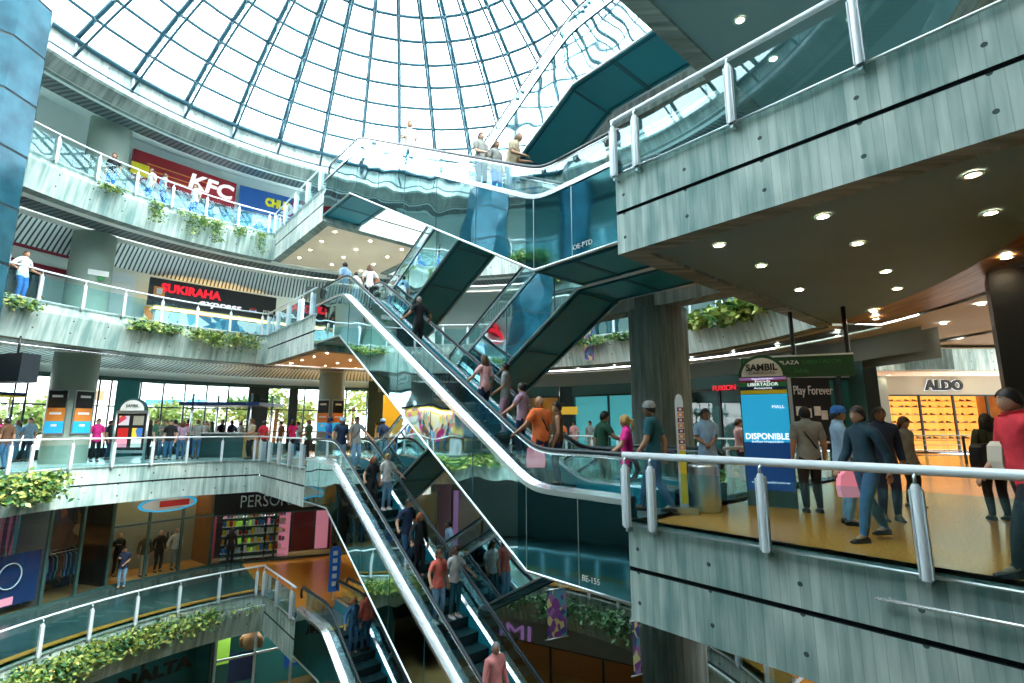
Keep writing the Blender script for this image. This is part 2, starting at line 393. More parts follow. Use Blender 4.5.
for k in (2, 3, 4, 5):
    g = GEO[k]; z = LV[k]; r = RR[k]
    pf, pm = PLAIN(z); qf, qm = PLANT(z)
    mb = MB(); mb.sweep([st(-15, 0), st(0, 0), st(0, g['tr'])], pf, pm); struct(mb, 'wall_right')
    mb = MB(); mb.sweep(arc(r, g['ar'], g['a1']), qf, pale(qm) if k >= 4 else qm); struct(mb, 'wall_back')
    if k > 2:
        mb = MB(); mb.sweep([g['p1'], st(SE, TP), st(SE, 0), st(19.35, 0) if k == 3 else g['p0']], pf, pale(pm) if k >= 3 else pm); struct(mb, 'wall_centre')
    else:
        mb = MB(); mb.sweep([g['p1'], st(SE, TP), st(SE, 0), g['p0']], pf, pm); struct(mb, 'wall_centre')
    mb = MB()
    if k == 3:
        mb.sweep(L3F, pf, pm); a2 = 163.5
        mb.sweep(arc(r, a2, 292), qf, qm)
        mb.sweep([L3F[-1], pol(r, a2)], pf, pm)
    else: mb.sweep(arc(r, g['a0'], 292), qf, qm)
    struct(mb, 'wall_left')
    # floor slabs
    ro = 30 if k == 3 else 18.2
    fm = {2: 'floor_orange', 3: 'floor_orange', 4: 'floor_grey', 5: 'floor_grey'}[k]
    mb = MB()
    def ringslab(mb, r0, r1, a, b, zt, zb, m, m2, step=3.0):
        n = max(1, int((b - a) / step))
        for i in range(n):
            x, y = a + (b - a) * i / n, a + (b - a) * (i + 1) / n
            mb.prism([pol(r0, x), pol(r1, x), pol(r1, y), pol(r0, y)], zb, zt, m, m2, sides=False)
    if k == 3: ringslab(mb, r, ro, g['ar'], g['a0'] + 0, z, z - .25, fm, fm)
    else: ringslab(mb, r, ro, g['ar'], g['a0'], z, z - .25, fm, fm)
    if k == 3:
        mb2 = MB(); ringslab(mb2, r + .35, ro, g['a0'], 292, z, z - .25, 'floor_grey', fm)
        mb2.prism([g['p0'], L3F[0], L3F[1], L3F[2], pol(r, 163.5), pol(r + .36, 163), pol(r + .36, 150), pol(r + .36, 140), pol(r + .36, 133)], z - .25, z - .004, 'floor_grey', fm, sides=False)
        struct(mb2, 'floor')
    elif k == 2:
        ringslab(mb, r, r + .55, g['a0'], 292, z, z - .25, fm, fm); ringslab(mb, r + .55, ro, g['a0'], 292, z, z - .25, 'floor_teal', fm)
    else: ringslab(mb, r, ro, g['a0'], 292, z, z - .25, fm, fm)
    pen = [st(SE, 0), st(SE, TP)] + [g['p1']] + [pol(r, a) for a in (g['a1'] + (g['a0'] - g['a1']) * q / 6 for q in range(1, 6))] + [g['p0']]
    pen.reverse(); mb.prism(pen[::-1], z - .25, z, fm, fm, sides=False)
    if k == 3: plat = [st(0, 0), st(-15, 0), (40, -8), (40, 18.2), pol(30, g['ar'])]
    elif k == 4: plat = [st(0, 0), st(-15, 0), (40, -8), (40, 17.4), (14.5, 17.4), pol(18.2, g['ar'])]
    else: plat = [st(0, 0), st(-15, 0), (40, -8), (40, 18.2), pol(18.2, g['ar'])]
    mb.prism(plat + [g['pr']], z - .25, z, fm, fm, sides=False)
    struct(mb, 'floor')
    # ceilings hung under the slabs
    zc = z - D + .06
    mb = MB()
    cm = {2: 'ceiling_grey', 3: 'ceiling_grey', 4: 'ceiling_grey', 5: 'ceiling_grey'}[k]
    rt = r + .2
    sn = circ_t(0, rt, far=False)
    a_s = ang(st(sn, 0)); 
    poly = [st(-.3, .3)] + [pol(rt, a_s + (g['ar'] - 1 - a_s) * q / 12) for q in range(13)]
    if k != 2: mb.prism(poly, zc, zc + .1, cm, sides=False)
    mb.prism([g['p1'] + Vector((0, 0, 0)), st(SE + .3, TP - .3), st(SE + .3, .3)] + [pol(r + .3, g['a0']), pol(r + .3, (g['a0'] + g['a1']) / 2), pol(r + .3, g['a1'])], zc, zc + .1, 'ceiling_warm', sides=False)
    def ann(m, r0, r1, a, b, zz=zc, step=3.0, z2=None):
        z2 = zz if z2 is None else z2; n = max(1, int((b - a) / step))
        for i in range(n):
            x, y = a + (b - a) * i / n, a + (b - a) * (i + 1) / n
            p, q, s_, t_ = pol(r0, x), pol(r0, y), pol(r1, y), pol(r1, x); rad = math.radians
            mb.face([(p.x, p.y, zz), (q.x, q.y, zz), (s_.x, s_.y, z2), (t_.x, t_.y, z2)], m, [(rad(x) * r0, r0), (rad(y) * r0, r0), (rad(y) * r0, r1), (rad(x) * r0, r1)])
    if k >= 3:
        ann('timber', rt, rt + 1.5, a_s - 30, g['ar'] - 1, zc + .02)
        ann('ceiling_white', rt + 1.5, ro if k != 4 else 18.2, a_s - 30, g['ar'], zc - .02)
        ann('ceiling_white', r + .3, r + .9, g['ar'], 292); ann('slats_dark', r + .9, r + 2.1, g['ar'], 292, zc + .05)
        ann('ceiling_white', r + 2.1, r + 2.7, g['ar'], 292); ann('slats', r + 2.7, 16.4 if k == 5 else 18.9, g['a1'], 292, zc + .12, z2=zc - (.85 if k == 5 else .1))
        ann('ceiling_white', r + 2.7, 18.2, g['ar'], g['a1'])
        if k == 4: mb.prism([pol(18.2, g['ar']), (14.5, 17.4), (26, 17.4), (26, 9), (13, 9)], zc - .06, zc, 'ceiling_white', sides=False)
    else:
        ann('ceiling_white', r + .3, 18.2, g['ar'], 292)
    struct(mb, 'ceiling')
# raised edge beams beside the escalator landings
for k in (4, 5):
    z = LV[k]
    mb = MB(); mb.sweep([st(0, 3.55), st(4.4, 3.55)], [(-.02, z - .1), (0, z - .1), (0, z - .7), (-.03, z - .7), (-.03, z - .76), (0, z - .76), (0, z - D)], 'concrete_lit', inner=1)
    mb.sweep([st(4.4, 3.55), st(4.4, 4.1)], [(0, z - .1), (0, z - D)], 'concrete_lit')
    mb.sweep([st(4.4, 4.1), st(0, 4.1)], [(0, z - .1), (0, z - D)], 'concrete_lit')
    mb.face([st(0, 3.55, z - D), st(4.4, 3.55, z - D), st(4.4, 4.1, z - D), st(0, 4.1, z - D)], 'concrete_dark')
    mb.face([st(0, 3.55, z - .1), st(4.4, 3.55, z - .1), st(4.4, 4.1, z - .1), st(0, 4.1, z - .1)], 'concrete_dark')
    struct(mb, 'trim_1')
# lowest floor
mb = MB(); mb.prism(arc(32, 0, 350, 10), Z1 - .2, Z1, 'floor_brown', sides=False); struct(mb, 'floor')
# second opening far right: slab edge of the level above, its ceiling and walls
mb = MB()
mb.sweep([(40, 24.8), (17.1, 24.8), (15.2, 28.5)], [(0, 6.4), (0, 5.30), (-.05, 5.30), (-.05, 5.25), (0, 5.25), (0, 4.15), (-.4, 4.15)], ['concrete_lit', 'groove', 'groove', 'groove', 'concrete_lit', 'concrete_dark'], inner=1)
mb.obox((20.6, 24.55), (1, 0), 1.0, .28, 4.15, 5.2, 'concrete_dark')
struct(mb, 'wall_back')
mb = MB(); mb.prism([(15.5, 24.9), (40, 24.9), (40, 29), (15.5, 29)], 4.1, 4.2, 'ceiling_warm'); struct(mb, 'ceiling')
mb = MB(); mb.sweep([(40, 17.4), (14.5, 17.4)], [(0, Z4), (0, Z4 - D - .1), (-.3, Z4 - D - .1)], 'concrete_lit', inner=-1); struct(mb, 'wall_right')
# upper enclosing walls (behind the galleries)
def wallarc(name, r, a, b, z0, z1, m, inner=1):
    mb = MB(); mb.sweep(arc(r, a, b, 4), [(0, z1), (0, z0)], m, inner=inner); return struct(mb, name)
for k in (4, 5):
    zt = LV[k + 1] - D if k == 4 else 15.2
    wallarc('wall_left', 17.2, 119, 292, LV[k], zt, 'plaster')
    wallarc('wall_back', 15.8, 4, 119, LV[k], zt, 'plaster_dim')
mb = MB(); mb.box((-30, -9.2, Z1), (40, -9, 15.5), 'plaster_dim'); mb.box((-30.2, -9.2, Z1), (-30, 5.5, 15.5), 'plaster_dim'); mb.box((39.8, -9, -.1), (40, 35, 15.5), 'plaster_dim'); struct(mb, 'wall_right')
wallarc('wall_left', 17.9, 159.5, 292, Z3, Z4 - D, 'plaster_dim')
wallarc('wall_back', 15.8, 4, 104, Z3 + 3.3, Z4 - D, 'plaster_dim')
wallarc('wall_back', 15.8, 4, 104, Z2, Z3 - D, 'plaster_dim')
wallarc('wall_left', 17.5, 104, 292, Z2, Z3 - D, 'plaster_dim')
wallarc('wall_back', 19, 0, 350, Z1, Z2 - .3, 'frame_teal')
# roof over the galleries: lip, upstand, sloped ceiling, roof deck
mb = MB()
mb.sweep(arc(12.9, 0, 360, 3), [(-.3, 15.5), (0, 15.5), (0, 14.62), (.16, 14.6), (.16, 14.42), (.02, 14.38), (-.35, 13.98), (-.55, 13.98)],
         ['concrete_lit', 'concrete_lit', 'groove', 'concrete_lit', 'concrete_lit', 'concrete_dark', 'concrete_dark'])
struct(mb, 'wall_top')
mb = MB()
def cone(m, r0, z0, r1, z1, a=0, b=360):
    n = int((b - a) / 3)
    for i in range(n):
        x, y = a + (b - a) * i / n, a + (b - a) * (i + 1) / n; p, q, s_, t_ = pol(r0, x, z0), pol(r0, y, z0), pol(r1, y, z1), pol(r1, x, z1); rad = math.radians
        mb.face([p, q, s_, t_], m, [(rad(x) * r0, r0), (rad(y) * r0, r0), (rad(y) * r0, r1), (rad(x) * r0, r1)])
cone('plaster', 13.2, 13.98, 13.75, 14.05); cone('slats_dark', 13.75, 14.07, 14.9, 14.2); cone('plaster', 14.9, 14.2, 17.3, 15.1)
cone('plaster', 17.3, 15.1, 40, 15.2); cone('plaster', 12.9, 15.5, 42, 15.5)
struct(mb, 'ceiling')
# columns
def column(c, r, z0, z1, m, name='column', label='', group=None, n=40):
    mb = MB(); mb.lathe((c[0], c[1], 0), [(r, z0), (r, z1)], m, n)
    o = mb.build(name); o['kind'] = 'structure'; return o
for z0, z1 in ((Z3, Z4 - D), (Z4, Z5 - D), (Z5, 14.3)):
    for a in (152.6, 112.9): column(pol(15.5, a), .73 if a > 150 else .66, z0, z1 + .1, 'column_paint', 'wall_left' if a > 150 else 'wall_back')
mb = MB(); c = st(1.9, 4.08); mb.lathe((c.x, c.y, 0), [(.69, Z1), (.69, Z3 - .3)], 'concrete_dark', 40); mb.lathe((c.x, c.y, 0), [(.69, Z3), (.69, Z4 - D)], 'concrete_dark', 40)
mb.lathe((c.x, c.y, 0), [(.71, Z4 - D - .07), (.71, Z4 - D - .03)], 'concrete_dark', 40); struct(mb, 'wall_centre')
mb = MB()
for z0, z1 in ((Z4 - D, Z4 - .1),): mb.lathe((c.x, c.y, 0), [(.60, z0), (.60, z1)], 'concrete_dark', 40)
struct(mb, 'wall_centre')
# octagonal tiled tower at the left
mb = MB(); tc = Vector((-15.65, 13.35)); R8 = 1.25
for q in range(8):
    a, b = math.radians(22.5 + 45 * q), math.radians(67.5 + 45 * q)
    p, r_ = tc + Vector((math.cos(a), math.sin(a))) * R8, tc + Vector((math.cos(b), math.sin(b))) * R8
    z = 1.0
    while z < 15.4:
        m = 'tile_light' if z > 14.1 else 'tile_blue'
        pi, ri = p, r_
        mb.face([(pi.x, pi.y, z + .04), (ri.x, ri.y, z + .04), (ri.x, ri.y, min(z + 1.62, 15.5)), (pi.x, pi.y, min(z + 1.62, 15.5))], m)
        p2, r2 = tc + (p - tc) * .985, tc + (r_ - tc) * .985
        mb.face([(p2.x, p2.y, z - .06), (r2.x, r2.y, z - .06), (r2.x, r2.y, z + .06), (p2.x, p2.y, z + .06)], 'tile_joint')
        z += 1.66
struct(mb, 'wall_left')
mb = MB(); c = pol(12.6, 200); mb.lathe((c.x, c.y, 0), [(.8, 1.0), (.8, 15.4)], 'tile_blue', 8, sm=False); struct(mb, 'wall_left')

# ---------------------------------------------------------------- dome
dome = thing('window_1', 'glass dome of steel ribs and rings over the atrium', 'skylight', (CX, CY, 15.5)); dome['kind'] = 'structure'
del dome['category']
RD = 20.7; ZA = 20.0; ZC = ZA - RD
def dpt(a, th, off=0.0):
    R_ = RD + off; return pol(R_ * math.sin(math.radians(th)), a, ZC + R_ * math.cos(math.radians(th)))
RINGS = [38.55 - 2.95 * q for q in range(0, 12)] + [4.2, 2.0]
mb = MB()
for k in range(40):
    a = 2.1 + 9 * k
    mb.tube([dpt(a, th) for th in RINGS[:13]], .095, 'dome_steel', 6)
    lo = [dpt(a, th, -.62) for th in RINGS[:13]]; lo[0] = pol(12.86, a, 14.75)
    mb.tube(lo, .05, 'dome_steel', 6)
    for q in range(1, 11): mb.tube([dpt(a, RINGS[q]), dpt(a, RINGS[q] - 1.4, -.62)], .018, 'dome_steel_light', 4, False); mb.tube([dpt(a, RINGS[q]), dpt(a, RINGS[q] + 1.4, -.62)], .018, 'dome_steel_light', 4, False)
    mb.tube([pol(12.84, a, 14.7), pol(12.84, a, 15.5)], .05, 'steel_paint', 6)
ribs = part(mb, 'ribs', dome)
mb = MB()
for q, th in enumerate(RINGS): mb.tube([dpt(a, th) for a in range(0, 361, 6)], .07 if q else .1, 'dome_steel', 6, False)
mb.tube([pol(12.82, a, 15.42) for a in range(0, 361, 6)], .10, 'dome_steel', 8, False)
mb.tube([pol(12.80, a, 14.72) for a in range(0, 361, 6)], .03, 'dome_steel', 6, False)
part(mb, 'rings', dome)
mb = MB()
for k in range(0, 40, 2):
    a = 2.1 + 9 * k
    for q in range(1, 9, 2):
        mb.tube([dpt(a, RINGS[q], -.1), dpt(a + 9, RINGS[q + 1], -.1)], .012, 'steel_paint', 4, False); mb.tube([dpt(a + 9, RINGS[q], -.1), dpt(a, RINGS[q + 1], -.1)], .012, 'steel_paint', 4, False)
part(mb, 'bracing', dome)
mb = MB()
for q in range(13):
    for k in range(40):
        a = 2.1 + 9 * k; mb.face([dpt(a, RINGS[q], .07), dpt(a + 9, RINGS[q], .07), dpt(a + 9, RINGS[q + 1], .07), dpt(a, RINGS[q + 1], .07)], 'glass_dome')
part(mb, 'glass', dome)

# ---------------------------------------------------------------- downlights
def downlights(pts, label, group, m, r=.085):
    r *= .68
    first = None
    pts = [q for q in pts if -20 < 512 + 500 * q.x / max(.5, q.y * math.cos(PITCH) + (q.z - CZ) * math.sin(PITCH)) < 1044]
    pts = sorted(pts, key=lambda q: q.x / (q.y * math.cos(PITCH) + (q.z - CZ) * math.sin(PITCH)))
    base = label
    for i_, p in enumerate(pts):
        label = base + ', ' + ORD[i_] + ' from the left'
        if first is None:
            first = thing('downlight', label, 'ceiling light', p, 0, group)
            mb = MB(); mb.lathe((0, 0, 0), [(r + .03, 0), (r + .03, -.018), (r, -.018), (r, -.004)], 'white', 20); mb.build('trim_ring', first)
            mb = MB(); n = 20; mb.face([(r * math.cos(2 * math.pi * q / n), r * math.sin(2 * math.pi * q / n), -.01) for q in range(n)][::-1], m); mb.build('lamp_disc', first)
        else:
            c = copy_tree(first); c.location = p; c['label'] = label
zc4, zc5 = Z4 - D + .055, Z5 - D + .055
downlights([st(s, t, zc4) for s in (-1.25, -2.72, -4.25, -5.7) for t in (.95, 2.52)] + [st(-2.63, 4.6, zc4), st(-1.1, 4.75, zc4), st(-2.48, 6.2, zc4), st(-4.2, 5.2, zc4), st(-1.6, 8.2, zc4 - .02), st(-4, 7.2, zc4 - .02)],
           'downlight in the grey ceiling over the orange platform', 'downlights in the ceiling over the right platform', 'lamp_warm', .10)
downlights([st(s, t, zc5) for s in (14.6, 16.0, 17.4, 18.8) for t in (.85, 2.4, 3.92)],
           'downlight in the peach ceiling of the upper left landing', 'downlights under the upper left landing', 'lamp_warm', .09)
downlights([st(s, t, zc4) for s in (14.6, 16.0, 17.4, 18.8) for t in (.85, 2.4, 3.92)],
           'downlight under the middle left landing', 'downlights under the middle left landing', 'lamp_warm', .08)
downlights([st(s, t, zc5) for s in (-1.25, -2.72) for t in (.95, 2.52, 4.1)],
           'downlight in the ceiling at the top right corner', 'downlights under the topmost right platform', 'lamp_warm', .10)
dl = [(9.6, 12.9), (11.9, 13.5), (10.9, 11.3), (12.6, 12.0), (10.2, 15.4), (12.4, 15.6), (14.6, 14.2), (14.8, 16.2), (16.6, 15.3), (18.2, 13.6)]
downlights([Vector((x, y, zc4 - .04)) for x, y in dl],
           'downlight in the white ceiling before the right hand shops', 'downlights before the right shops', 'lamp_cool', .10)
downlights([pol(14.0, a, zc4) for a in range(20, 100, 8)],
           'downlight over the back gallery with teal shopfronts', 'downlights over the back gallery', 'lamp_cool', .08)
downlights([pol(13.9, a, Z3 - D + .055) for a in range(133, 166, 5)],
           'downlight under the eye-level left gallery over the shop fronts', 'downlights over the lower left gallery', 'lamp_warm', .10)
downlights([pol(13.9, a, Z3 - D + .055) for a in range(30, 100, 9)],
           'downlight over the lower back gallery', 'downlights over the lower back gallery', 'lamp_warm', .10)
downlights([Vector((x, 26.5, 4.1)) for x in (17.6, 20, 22.4, 24.8)],
           'downlight in the ceiling before the orange shoe shop', 'downlights before the shoe shop', 'lamp_warm', .09)
# ================================================================ ESCALATORS
XR = {'A': (2.15, 11.3), 'A2': (1.9, 11.1), 'B': (2.9, 11.55), 'C': (2.8, 11.4), 'D': (2.15, 11.3), 'E': (2.15, 11.3), 'F': (2.15, 11.3), 'G': (2.15, 11.3)}
def mk_escalator(nm, label, R, ya, yb, loc, rz, code=None):
    """local x runs from the low landing (0) to the high one (SE); ya/yb are the outer sides"""
    T = thing('escalator', label, 'escalator', loc, rz)
    X1, X2 = XR[nm]; k = R / (X2 - X1); w = .16
    sp = lambda u: w * math.log1p(math.exp(u / w)) if u < 5 else u
    zc = lambda x: k * (sp(x - X1) - sp(x - X2))
    zs = lambda x: k * (max(0, x - X1 - .1) - max(0, x - X2 - .1))
    xs = [0, .8, 1.4] + [X1 - .5 + .12 * i for i in range(10)] + [X1 + 1.2, 5, 7, 9, X2 - .9] + [X2 - .5 + .12 * i for i in range(10)] + [12.6, SE]
    xb = sorted(set([0, X1 + .1, 4.4, 6.7, 9.0, X2 + .1, SE]))
    zb = lambda x: zs(x) - 1.17
    for (y, sgn) in ((ya, -1 if ya < yb else 1), (yb, 1 if ya < yb else -1)):
        mb = MB(); seam = MB()
        for a, b in zip(xs, xs[1:]):
            # split top smooth line and bottom broken line
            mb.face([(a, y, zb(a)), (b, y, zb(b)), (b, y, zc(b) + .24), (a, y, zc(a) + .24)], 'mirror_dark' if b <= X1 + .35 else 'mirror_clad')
        for x in (1.0, X1 + .1, 3.9, 5.6, 7.3, 9.0, 10.7, 12.4):
            seam.obox((x, y), (1, 0), .008, .006, zb(x), zc(x) + .24, 'truss_seam' if x > 3 else 'steel')
        seam.tube([(x, y, zb(x)) for x in xb], .028, 'steel', 6)
        cl = mb.build('side_cladding', T); seam.build('edge_trim', cl)
        # bright outer decking
        yi = y - sgn * .20; mb = MB()
        for a, b in zip(xs, xs[1:]):
            za, zb2 = zc(a), zc(b); yo = y + sgn * .03
            mb.face([(a, yo, za + .22), (b, yo, zb2 + .22), (b, yo, zb2 + .31), (a, yo, za + .31)], 'steel_bright', sm=True)
            mb.face([(a, yo, za + .31), (b, yo, zb2 + .31), (b, yi + sgn * .05, zb2 + .36), (a, yi + sgn * .05, za + .36)], 'steel_bright', sm=True)
            mb.face([(a, yi - sgn * .02, za + .31), (b, yi - sgn * .02, zb2 + .31), (b, yi + sgn * .05, zb2 + .36), (a, yi + sgn * .05, za + .36)], 'steel_bright', sm=True)
            mb.face([(a, yi - sgn * .06, za - .25), (b, yi - sgn * .06, zb2 - .25), (b, yi - sgn * .02, zb2 + .31), (a, yi - sgn * .02, za + .31)], 'truss_dark', sm=True)
            mb.face([(a, yo, za + .22), (b, yo, zb2 + .22), (b, y, zb2 + .21), (a, y, za + .21)], 'truss_seam')
        mb.build('decking', T)
        yg = y - sgn * .16; mb = MB(); mb2 = MB()
        gx = [x for x in xs if .5 <= x <= SE - .6]
        gx = [.3] + gx + [SE - .4]
        for a, b in zip(gx, gx[1:]):
            for dy in (-.006, .006):
                mb.face([(a, yg + dy, zc(a) + .34), (b, yg + dy, zc(b) + .34), (b, yg + dy, zc(b) + .92), (a, yg + dy, zc(a) + .92)], 'glass_escalator')
        mb.build('glass_balustrade', T)
        hp = [(-.02, zc(0) + .60), (-.10, .74), (-.06, .88), (.06, .96)] + [(x, zc(x) + .97) for x in gx[1:-1]] + [(SE - .1, R + .97), (SE + .03, R + .88), (SE + .07, R + .74), (SE - .01, R + .60)]
        hr = MB(); hr.tube([(x, yg, z) for x, z in hp], .042, 'rubber', 8); h = hr.build('handrail', T)
        gd = MB(); gd.tube([(x, yg + sgn * .0, z - .05) for x, z in hp[3:-3]], .030, 'steel_bright', 6); gd.build('guide_rail', h)
    # underside with seams and end faces
    lo, hi = min(ya, yb) + .01, max(ya, yb) - .01
    mb = MB()
    for a, b in zip(xb, xb[1:]):
        mb.face([(a, lo, zb(a)), (a, hi, zb(a)), (b, hi, zb(b)), (b, lo, zb(b))], 'truss_dark')
    u = mb.build('underside', T)
    mb = MB()
    for x in (1.1, X1 + .1, 3.6, 5.0, 6.5, 8.0, 9.5, 11.3, 12.5):
        mb.obox((x, (lo + hi) / 2), (1, 0), .05, (hi - lo) / 2 - .02, zb(x) - .012, zb(x) + .0, 'truss_seam')
    for y in (lo + .12, hi - .12):
        mb.tube([(x, y, zb(x) - .01) for x in xb], .03, 'truss_seam', 4)
    mb.build('soffit_seams', u)
    # landings
    li, hi2 = lo + .22, hi - .22
    for a, b, z in ((-.02, X1 - .35, 0), (X2 + .5, SE + .02, R)):
        mb = MB(); mb.hexa([(a, li, z - .1), (b, li, z - .1), (b, hi2, z - .1), (a, hi2, z - .1), (a, li, z + .012), (b, li, z + .012), (b, hi2, z + .012), (a, hi2, z + .012)], 'steel')
        e = b if z == 0 else a; d = -.12 if z == 0 else .0
        mb.hexa([(e + d, li, z + .012), (e + d + .12, li, z + .012), (e + d + .12, hi2, z + .012), (e + d, hi2, z + .012), (e + d, li, z + .02), (e + d + .12, li, z + .02), (e + d + .12, hi2, z + .02), (e + d, hi2, z + .02)], 'yellow')
        mb.build('landing_plate', T)
    # steps
    n = int(R / .2125) + 1; first = None
    x = X1 - .35
    stepme = MB(); stepme.hexa([(0, li, -.2), (.40, li, -.2), (.40, hi2, -.2), (0, hi2, -.2), (0, li, 0), (.40, li, 0), (.40, hi2, 0), (0, hi2, 0)], 'step_riser')
    stepme.hexa([(.0, li, 0), (.39, li, 0), (.39, hi2, 0), (.0, hi2, 0), (.0, li, .012), (.39, li, .012), (.39, hi2, .012), (.0, hi2, .012)], 'step')
    first = stepme.build('step', T)
    i = 0
    while x < X2 + .5:
        z = max(0, min(R, k * (x + .2 - X1 + .15)))
        o = first if i == 0 else first.copy()
        if i: COL.objects.link(o)
        o.location = (x, 0, z - .012); x += .40; i += 1
    if code:
        me = text_obj(code, .13, 'white', .002); y = ya
        sg = 1 if yb < ya else -1
        if sg > 0: me.transform(Matrix.Rotation(math.pi, 4, 'Z'))
        me.transform(Matrix.Translation((.75, ya + sg * .012, -1.0)))
        o = bpy.data.objects.new('lettering', me); COL.objects.link(o); o.parent = T
    return T
EW = 1.55
ESC = {}
def escA(nm, z, R, label, code=None): ESC[nm] = mk_escalator(nm, label, R, 0.0, -EW, st(0, 0, z), A0, code)
def escE(nm, z, R, label): ESC[nm] = mk_escalator(nm, label, R, 1.62, 1.62 + EW, st(SE, 0, z), A0 + math.pi)
escA('A', Z3, Z4 - Z3, 'busy escalator from the orange right platform up to the middle left landing', 'BE-155')
escA('A2', Z4, Z5 - Z4, 'top escalator in front of the dome with mirrored blue side', 'OE-PTD')
escA('B', Z2, Z3 - Z2, 'escalator at the bottom centre carrying people in coral and white tops')
escA('C', Z1, Z2 - Z1, 'lowest escalator at the bottom left with a couple in denim and coral')
escE('E', Z3, Z4 - Z3, 'escalator with dark ribbed underside beneath the glass corner of the right platform')
escE('D', Z4, Z5 - Z4, 'high escalator with broad blue underside crossing before the dome')
escE('F', Z2, Z3 - Z2, 'crossing escalator behind the coral and white women, mirrored side')
escE('G', Z1, Z2 - Z1, 'lowest crossing escalator behind the bottom left couple')

# ================================================================ RAILINGS
def arclen(path):
    d = [0]
    for a, b in zip(path, path[1:]): d.append(d[-1] + (Vector(b[:2]) - Vector(a[:2])).length)
    return d
def at_len(path, L):
    d = arclen(path)
    for i in range(len(path) - 1):
        if L <= d[i + 1] + 1e-6:
            f = (L - d[i]) / max(1e-6, d[i + 1] - d[i]); a, b = Vector(path[i][:2]), Vector(path[i + 1][:2]); t = (b - a).normalized()
            return a + (b - a) * f, t
    a, b = Vector(path[-2][:2]), Vector(path[-1][:2]); return b, (b - a).normalized()
def railing(label, path, z, posts=None, spacing=1.31, hr=.032, pw=.038, group=None, start=.3, out=.06):
    """path ccw, void on the left; the posts stand on the outer face of the slab"""
    path = [Vector((p[0], p[1])) for p in path]; d = arclen(path); tot = d[-1]
    off = []
    for i, p in enumerate(path):
        ts = []
        if i: ts.append((path[i] - path[i - 1]).normalized())
        if i < len(path) - 1: ts.append((path[i + 1] - path[i]).normalized())
        ns = [Vector((-t.y, t.x)) for t in ts]; n = sum(ns, Vector((0, 0))).normalized(); n = n / max(.5, n.dot(ns[0])); off.append(p + n * out)
    m0 = off[0]; T = thing('glass_railing', label, 'railing', (m0.x, m0.y, z), 0, group)
    mb = MB(); mb.tube([(p.x, p.y, z + .97) for p in off], hr, 'steel_paint', 10); part(mb, 'handrail', T)
    mb = MB(); mb.tube([(p.x, p.y, z - .035) for p in off], .018, 'steel', 6); part(mb, 'base_rail', T)
    mb = MB()
    for a, b in zip(off, off[1:]):
        for e in (-.006, .006):
            t = (b - a).normalized(); n = Vector((-t.y, t.x)) * e
            mb.face([(a.x + n.x, a.y + n.y, z + .0), (b.x + n.x, b.y + n.y, z + .0), (b.x + n.x, b.y + n.y, z + .76), (a.x + n.x, a.y + n.y, z + .76)], 'glass_rail')
    part(mb, 'glass_panel', T)
    if posts is None:
        n = max(1, round((tot - 2 * start) / spacing)); posts = [start + (tot - 2 * start) * i / n for i in range(n + 1)]
    proto = None
    for L in posts:
        p, t = at_len(off, L * arclen(off)[-1] / tot); a = math.atan2(t.y, t.x)
        if proto is None:
            mb = MB(); mb.lathe((0, .045 + pw * .3, 0), [(pw, -.07), (pw, .80), (pw * .6, .84)], 'steel_paint', 10)
            mb.box((-pw * .95, .0, -.04), (pw * .95, .05, .80), 'steel_paint'); mb.box((-.02, -.06, -.13), (.02, .06, -.07), 'steel')
            mb.box((-pw * 1.25, .02, -.05), (-pw * .95, .09, .78), 'steel_paint'); mb.box((pw * .95, .02, -.05), (pw * 1.25, .09, .78), 'steel_paint')
            mb.tube([(0, .07, .80), (0, .07, .90), (0, .0, .96)], .014 if pw < .045 else .018, 'steel', 6); proto = mb.build('post', T); o = proto
        else: o = proto.copy(); COL.objects.link(o)
        o.location = (p.x - m0.x, p.y - m0.y, 0); o.rotation_euler = (0, 0, a)
    return T
PR = [15 - 7.0, 15 - 5.05, 15 - 3.55, 15 - 2.05, 15 - .5, 15 - .06]
railing('nearest glass railing, along the edge of the orange floored right platform', [st(-15, 0), st(0, 0)], Z3, PR, hr=.052, pw=.046)
railing('glass railing of the upper right platform, dome mirrored in its glass', [st(-15, 0), st(0, 0)], Z4, PR, hr=.045, pw=.046)
railing('glass railing on the topmost right platform', [st(-15, 0), st(0, 0)], Z5, PR, hr=.045, pw=.046)
lvn = {2: 'lowest visible', 3: 'middle', 4: 'third', 5: 'top'}
